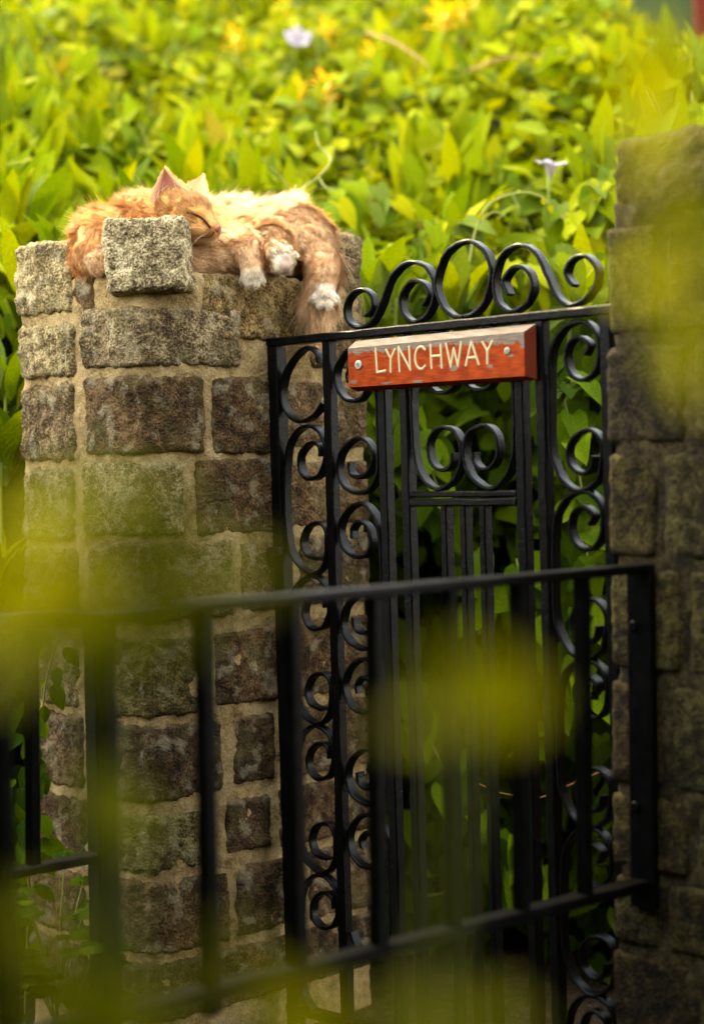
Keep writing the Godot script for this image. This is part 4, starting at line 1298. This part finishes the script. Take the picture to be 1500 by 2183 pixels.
func flowers() -> void:
	# bindweed trumpets
	var pale := plain(Color(0.20, 0.175, 0.20), 0.7)
	pale.backlight_enabled = true
	pale.backlight = Color(0.3, 0.27, 0.3)
	var fl := [[Vector3(-0.113, 1.462, -1.195), "white bindweed trumpet open beside the right pillar's top", 1.0, Vector3(0.25, 1, 0.1)], [Vector3(-1.482, 2.03, -1.765), "blurred white bindweed flower high on the bank above the cat", 1.15, Vector3(0.8, 0.7, 0.5)], [Vector3(-2.099, 2.32, -2.012), "white bindweed flower at the very top edge, left of middle", 1.15, Vector3(0.7, 0.7, 0.6)]]
	for q in fl:
		var t := thing("bindweed_flower", q[1], "flower", q[0], "white bindweed flowers")
		t.scale = Vector3.ONE * q[2]
		var up: Vector3 = q[3].normalized()
		t.quaternion = Quaternion(Vector3.UP, up)
		var mb := Mb.new()
		var last := []
		for k in 9:
			var v := k / 8.0
			var ring := []
			for s in 30:
				var a := TAU * s / 30
				var r := 0.0045 + 0.004 * v + 0.024 * pow(v, 3.2)
				r *= 1.0 + 0.10 * v * cos(5.0 * a)
				ring.append(mb.vert(Vector3(cos(a) * r, 0.046 * v - 0.008 * pow(v, 6.0) + 0.003 * pow(v, 5) * cos(5.0 * a), sin(a) * r), Vector3(cos(a), 0.1, sin(a))))
			if k > 0:
				for s in 30:
					mb.quad(last[s], last[(s + 1) % 30], ring[(s + 1) % 30], ring[s])
			last = ring
		mb.smooth()
		put("trumpet", mb.mesh(), pale, t)
		put("calyx", tube_mesh([Vector3(0, -0.012, 0), Vector3(0, 0, 0), Vector3(0, 0.012, 0)], 0.004, 0.0065), M.stem, t)
		put("stalk", tube_mesh([Vector3(0.01, -0.12, 0), Vector3(0.004, -0.05, 0), Vector3(0, -0.01, 0)], 0.0016, 0.002), M.stem, t)
	# yellow orange flower heads
	var ym := []
	for c in [Color(0.58, 0.46, 0.008), Color(0.62, 0.52, 0.01), Color(0.58, 0.38, 0.01)]:
		var m := plain(c, 0.5)
		m.backlight_enabled = true
		m.backlight = c * (0.7 / c.r)
		m.cull_mode = BaseMaterial3D.CULL_DISABLED
		ym.append(m)
	var ye := [[Vector3(-1.33, 2.14, -2.21), 1.6, "largest orange yellow flower head at the top, right of middle"], [Vector3(-1.49, 2.08, -1.90), 1.1, "yellow flower head at the top near the picture's middle"], [Vector3(-1.21, 1.85, -1.61), 1.3, "tall yellow spray above the bank's middle, below the other yellow heads"],
		[Vector3(-1.11, 2.21, -2.71), 1.4, "orange flower head at the top edge near the red post"], [Vector3(-1.26, 1.97, -1.84), 1.1, "small orange flower head between the largest head and the tall spray"], [Vector3(-1.22, 1.83, -1.53), 0.9, "slim yellow spray just left of the tall spray"],
		[Vector3(-1.80, 2.23, -2.02), 0.9, "yellow flower head left of the middle at the top edge"], [Vector3(-1.05, 2.01, -2.20), 0.9, "little orange flower head below the largest head to its right"], [Vector3(-1.68, 2.07, -1.71), 1.0, "yellow flower head beside the high white bindweed flower"],
		[Vector3(-0.54, 1.81, -2.27), 1.0, "orange flower head at the far right above the right pillar"], [Vector3(-1.42, 2.20, -2.40), 0.9, "yellow flower head tucked right of the largest head"], [Vector3(-1.46, 2.26, -2.51), 0.9, "yellow flower head at the very top edge above the largest head"]]
	var petal := leaf_shape([[0, 0, 0.05], [0.3, 0.3, 0.12], [0.6, 0.6, 0.19], [0.85, 0.85, 0.13], [1, 1, 0.0]], 0.5, 0.35, 0.0, 1)
	for q in ye:
		var t := thing("yellow_flower", q[2], "flower", q[0], "yellow flowers on the bank")
		for k in 12:
			var a := k * 2.4
			var dir := Vector3(cos(a), 0.5 + 0.09 * k, sin(a)).normalized()
			put("petal", petal, ym[k % 3], t, aim(Vector3(0, -0.03 + 0.005 * k, 0), dir, Vector3.UP, 0.04 * q[1]))
		put("stem", tube_mesh([Vector3(0, -0.25, 0), Vector3(0.01, -0.12, 0), Vector3(0, 0.0, 0)], 0.003, 0.002), M.stem, t)
	# bare vine tips
	var tips := [["pale twining vine tip curling up behind the cat's hip", [Vector3(-0.483, 1.450, -0.824), Vector3(-0.455, 1.479, -0.853), Vector3(-0.454, 1.511, -0.884), Vector3(-0.478, 1.531, -0.903), Vector3(-0.507, 1.554, -0.904), Vector3(-0.535, 1.589, -0.921)], 0.0024],
		["short vine side tip dangling right of the cat's hip", [Vector3(-0.455, 1.474, -0.852), Vector3(-0.430, 1.451, -0.848), Vector3(-0.409, 1.445, -0.855)], 0.0028],
		["yellow vine arching over above the gate's right scrolls", [Vector3(-0.095, 1.25, -0.91), Vector3(-0.090, 1.329, -0.927), Vector3(-0.078, 1.376, -0.942), Vector3(-0.058, 1.399, -0.962), Vector3(-0.025, 1.412, -0.996), Vector3(0.001, 1.404, -1.022), Vector3(0.015, 1.388, -1.035)], 0.003],
		["thin vine shoot under the arching yellow vine", [Vector3(-0.085, 1.352, -0.934), Vector3(-0.064, 1.373, -0.955), Vector3(-0.046, 1.364, -0.973)], 0.002],
		["long blurred vine sloping down high on the bank", [Vector3(-1.272, 2.050, -1.835), Vector3(-1.147, 2.002, -1.816), Vector3(-1.024, 1.929, -1.794), Vector3(-1.010, 1.904, -1.807)], 0.0035],
		["blurred yellow vine lying across the bank right of middle", [Vector3(-0.868, 1.883, -1.806), Vector3(-0.808, 1.912, -1.867), Vector3(-0.739, 1.919, -1.937), Vector3(-0.696, 1.934, -1.981)], 0.003],
		["thin red stem drooping across low behind the gate", [Vector3(0.387, 0.337, -0.714), Vector3(0.340, 0.309, -0.666), Vector3(0.306, 0.289, -0.630), Vector3(0.271, 0.294, -0.595), Vector3(0.247, 0.303, -0.572), Vector3(0.218, 0.324, -0.544)], 0.002]]
	for q in tips:
		var t := thing("vine_tip", q[0], "vine", q[1][0])
		var rel := []
		for p in q[1]:
			rel.append(p - q[1][0])
		put("stem", tube_mesh(rel, q[2] * 0.75, q[2] * 0.45), plain(Color(0.30, 0.10, 0.03), 0.6) if q[0].contains("red") else M.vine, t)
		if q[1].size() == 7:
			for k in 7:
				var p: Vector3 = q[1][2 + k % 5] + rv(0.008)
				leaf_part(t, M.ovate[k % 3], aim(p, (Vector3.DOWN + rv(0.8)).normalized(), -AWAY + rv(0.3), rng.randf_range(0.012, 0.022)), 4)


func near_shoots() -> void:
	var sets := [
		["out-of-focus leafy shoot in front of the left pillar and railing", [Vector3(1.959, 0.465, 1.585), Vector3(1.954, 0.717, 1.577), Vector3(1.951, 0.787, 1.575), Vector3(1.949, 0.843, 1.574), Vector3(1.950, 0.878, 1.572), Vector3(1.956, 0.896, 1.565)],
			[Vector3(1.964, 0.896, 1.571), Vector3(1.977, 0.886, 1.558), Vector3(1.949, 0.881, 1.586), Vector3(1.938, 0.876, 1.598), Vector3(1.916, 0.900, 1.576), Vector3(1.955, 0.910, 1.579), Vector3(1.985, 0.879, 1.550), Vector3(1.968, 0.870, 1.568), Vector3(1.951, 0.861, 1.586), Vector3(1.937, 0.856, 1.600), Vector3(1.912, 0.869, 1.511), Vector3(1.880, 0.795, 1.519)], 0.032],
		["out-of-focus yellow green leaves in front of the middle of the gate", [Vector3(2.009, 0.447, 1.508), Vector3(2.005, 0.708, 1.498), Vector3(2.009, 0.781, 1.490), Vector3(2.011, 0.824, 1.485), Vector3(2.013, 0.850, 1.482)],
			[Vector3(2.024, 0.851, 1.499), Vector3(2.034, 0.842, 1.490), Vector3(2.015, 0.836, 1.509)], 0.026],
		["out-of-focus leafy shoot hanging before the right pillar", [Vector3(2.026, 1.173, 1.395), Vector3(2.028, 1.083, 1.398), Vector3(2.027, 1.041, 1.401), Vector3(2.029, 1.002, 1.402), Vector3(2.032, 0.965, 1.400)],
			[Vector3(2.039, 0.994, 1.419), Vector3(2.037, 0.974, 1.423), Vector3(2.046, 0.966, 1.414), Vector3(2.039, 1.013, 1.419), Vector3(2.038, 1.034, 1.419), Vector3(2.041, 1.050, 1.415), Vector3(2.046, 0.945, 1.416), Vector3(2.048, 0.987, 1.411), Vector3(2.016, 1.030, 1.384)], 0.03],
		["out-of-focus leaves filling the bottom left corner", [Vector3(1.948, 0.465, 1.596), Vector3(1.944, 0.710, 1.587), Vector3(1.944, 0.752, 1.584), Vector3(1.950, 0.776, 1.577), Vector3(1.958, 0.787, 1.569)],
			[Vector3(1.949, 0.763, 1.593), Vector3(1.940, 0.781, 1.601), Vector3(1.974, 0.760, 1.569), Vector3(1.959, 0.751, 1.583), Vector3(1.987, 0.767, 1.555), Vector3(1.935, 0.743, 1.552)], 0.027],
		["out-of-focus leaves at the bottom edge below the gate", [Vector3(2.032, 0.472, 1.526), Vector3(2.028, 0.705, 1.517), Vector3(2.028, 0.740, 1.515), Vector3(2.029, 0.758, 1.513)],
			[Vector3(2.036, 0.755, 1.521), Vector3(2.027, 0.754, 1.529), Vector3(2.043, 0.752, 1.514), Vector3(2.006, 0.753, 1.550)], 0.026]]
	for q in sets:
		var o := thing("leafy_shoot", q[0], "shrub shoot", q[1][0], "blurred shoots close to the viewer")
		var rel := []
		for p in q[1]:
			rel.append(p - q[1][0])
		put("stem", tube_mesh(rel, 0.002, 0.001), M.stem, o)
		for p in q[2]:
			var dir := (rv(1.0) + Vector3.UP * 0.1).normalized()
			var xf := aim(p - dir * q[3] * 0.5, dir, -AWAY * 0.7 + Vector3.UP * 0.6 + rv(0.4), q[3] * rng.randf_range(0.85, 1.2), 1.25)
			xf.origin -= o.position
			put("leaf", M.ovate[rng.randi() % 3], M.sunlit_leaf if q[0].contains("right pillar") or (q[0].contains("left pillar") and p.x < 1.95 and p.y > 0.872) else M.near_leaf, o, xf)


func herbs() -> void:
	var out := Vector3(S2, 0, S2)
	vine("small-leaved creeper climbing the left pillar's street face", [Vector3(-0.30, 0.30, 0.03), Vector3(-0.25, 0.42, 0.035), Vector3(-0.22, 0.52, 0.04), Vector3(-0.19, 0.60, 0.035)], 26, 0.045, out, true, "ovate", "creeper", "creeper", "")
	vine("leafy weeds between the left railing and the pillar's foot", [Vector3(-0.28, -0.12, 0.06), Vector3(-0.24, 0.2, 0.07), Vector3(-0.26, 0.34, 0.06)], 18, 0.055, out, true, "ovate", "weed", "weed", "")
	# lobed herb at the pillar's foot: every leaf is three toothed leaflets
	var tooth := leaf_shape([[0, 0, 0.03], [0.15, 0.1, 0.2], [0.25, 0.3, 0.17], [0.4, 0.34, 0.33], [0.52, 0.56, 0.24], [0.65, 0.6, 0.30], [0.76, 0.8, 0.17], [0.86, 0.84, 0.16], [1, 1, 0]], 0.15, 0.1, 0.02, 2)
	var spots := [[Vector3(0.06, -0.02, 0.22), "lobed-leaf herb in the bottom left corner, nearest the railing"], [Vector3(-0.02, 0.0, 0.18), "lobed-leaf herb against the foot of the left pillar"], [Vector3(0.02, 0.0, 0.34), "lobed-leaf herb at the left picture edge below the railing"]]
	for q in spots:
		var o := thing("lobed_herb", q[1], "herb", q[0], "lobed herbs at the pillar's foot")
		for k in 9:
			var a := TAU * k / 9 + rng.randf()
			var tip := Vector3(cos(a) * rng.randf_range(0.03, 0.09), rng.randf_range(0.07, 0.27), sin(a) * rng.randf_range(0.03, 0.09))
			put("stem", tube_mesh([Vector3(0, -0.11, 0), Vector3.ZERO, tip * 0.5 + Vector3.UP * 0.02, tip], 0.0015, 0.001), M.stem, o)
			var side := Vector3(cos(a), 0.15, sin(a)).normalized()
			for j in 3:
				var dir := side.rotated(Vector3.UP, (j - 1) * 0.95)
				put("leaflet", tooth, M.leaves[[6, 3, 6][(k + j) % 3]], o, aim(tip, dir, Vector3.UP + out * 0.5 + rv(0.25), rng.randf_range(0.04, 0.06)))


func added_hedge(label: String, a: Vector3, b: Vector3, deep: float, high: float, low := -0.15) -> void:  # leafy screen added outside the view to block sky light
	var at := (a + b) / 2.0
	var o := thing("added_hedge", label, "added_hedge", at)
	var run := (b - a).normalized()
	var across := run.cross(Vector3.UP)
	var turn := Transform3D(Basis(run, Vector3.UP, -across), Vector3(0, (high + low) / 2.0, 0))
	put("twigs", rough_block(Vector3.ZERO, Vector3(a.distance_to(b), high - low, deep), 0.12, 0.12, 0.05, a.x), M.undergrowth, o, turn)
	var xf := []
	var cols := []
	for k in int(a.distance_to(b) * (high - low) * 420.0):
		var side := -1.0 if rng.randf() < 0.5 else 1.0
		var p := Vector3(0, rng.randf_range(low, high), 0) + run * rng.randf_range(-0.5, 0.5) * a.distance_to(b) + across * side * (deep * 0.5 + rng.randf_range(-0.02, 0.07))
		if rng.randf() < 0.25:
			p = Vector3(0, high + rng.randf() * 0.06, 0) + run * rng.randf_range(-0.5, 0.5) * a.distance_to(b) + across * rng.randf_range(-0.5, 0.5) * deep
		xf.append(aim(p, Vector3.DOWN * 0.4 + across * side + rv(0.7), Vector3.UP + rv(0.5), rng.randf_range(0.06, 0.1)))
		cols.append(M.tints[rng.randi() % 4] * 0.6)
	many("leaves", M.ovate[0], M.leaf, xf, cols, o)


func surroundings() -> void:
	added_hedge("added leafy screen shading the low left, outside the picture", bank_at(-0.52, 0.4, 0), bank_at(-0.95, 2.9, 0), 0.4, 1.22)
	added_hedge("tall leafy screen added behind the viewer to cut sky light", bank_at(-2.5, -0.6, 0), bank_at(2.5, -0.6, 0), 0.5, 2.6)
	added_hedge("unseen leafy screen added on the right to block light", bank_at(0.95, -0.6, 0), bank_at(0.95, 1.9, 0), 0.6, 1.3)
	# added unseen tree whose crown keeps sky light off the right pillar
	var at := bank_at(1.75, 0.7, 0)
	var t := thing("added_shade_tree", "added shade tree on the right, its crown out of view above", "tree", at)
	var bark := tri_mat([M.brown_stone.albedo_texture, M.brown_stone.heightmap_texture], c8(90, 75, 60), 1.5, 1.0)
	put("trunk", tube_mesh([Vector3(0, -0.2, 0), Vector3(0.03, 1.0, 0.02), Vector3(-0.02, 1.9, 0.0), Vector3(0, 3.2, 0)], 0.16, 0.07), bark, t)
	for q in [[-1.9, 1.3], [-0.8, 1.9], [0.9, 1.4], [-2.3, 1.1], [-1.2, 1.6]]:
		var e: Vector3 = ALONG * q[0] + AWAY * q[1]
		put("bough", tube_mesh([Vector3(0, 1.7, 0), e * 0.4 + Vector3.UP * 2.1, e + Vector3.UP * 2.2], 0.06, 0.015), bark, t)
	var xf := []
	var cols := []
	for k in 7000:
		var l := rng.randf_range(-0.8, 3.0)
		var d := rng.randf_range(1.5, 2.75)
		if l < 0.32: continue
		var edge := 0.12 * n3.get_noise_2d(l * 3.0, d * 3.0)
		if l + edge < 0.1 and d + edge > 2.35 or d + edge < 1.6: continue
		var p := bank_at(l, d, rng.randf_range(1.76, 2.15) + edge * 0.4) - at
		xf.append(aim(p, rv(1.0) + Vector3.DOWN * 0.6, Vector3.UP + rv(0.7), rng.randf_range(0.1, 0.17)))
		cols.append(M.tints[rng.randi() % 4] * 0.7)
	many("crown", M.ovate[1], M.leaf, xf, cols, t)
	var o := Mb.new()
	var red := plain(Color(0.07, 0.006, 0.006), 0.8, 0.2)
	put("red_post", bar(Vector3(0, -0.2, 0), Vector3(0, 3.4, 0), AWAY, 0.1, 0.1, 0.0), red, null, Transform3D(Basis(), Vector3(-1.935, 0, -4.455)))
	tag(get_child(-1), "dark red post at the top right corner behind the bank", "post")
	put("shed_wall", bar(Vector3(0, -0.2, 0), Vector3(0, 3.6, 0), ALONG, 5.0, 0.12, 0.0), plain(Color(0.018, 0.034, 0.018), 0.9, 0.1), null, Transform3D(Basis(), Vector3(-2.9, 0, -5.2)))
	tag(get_child(-1), "grey green wall showing above the bank beside the red post", "wall")
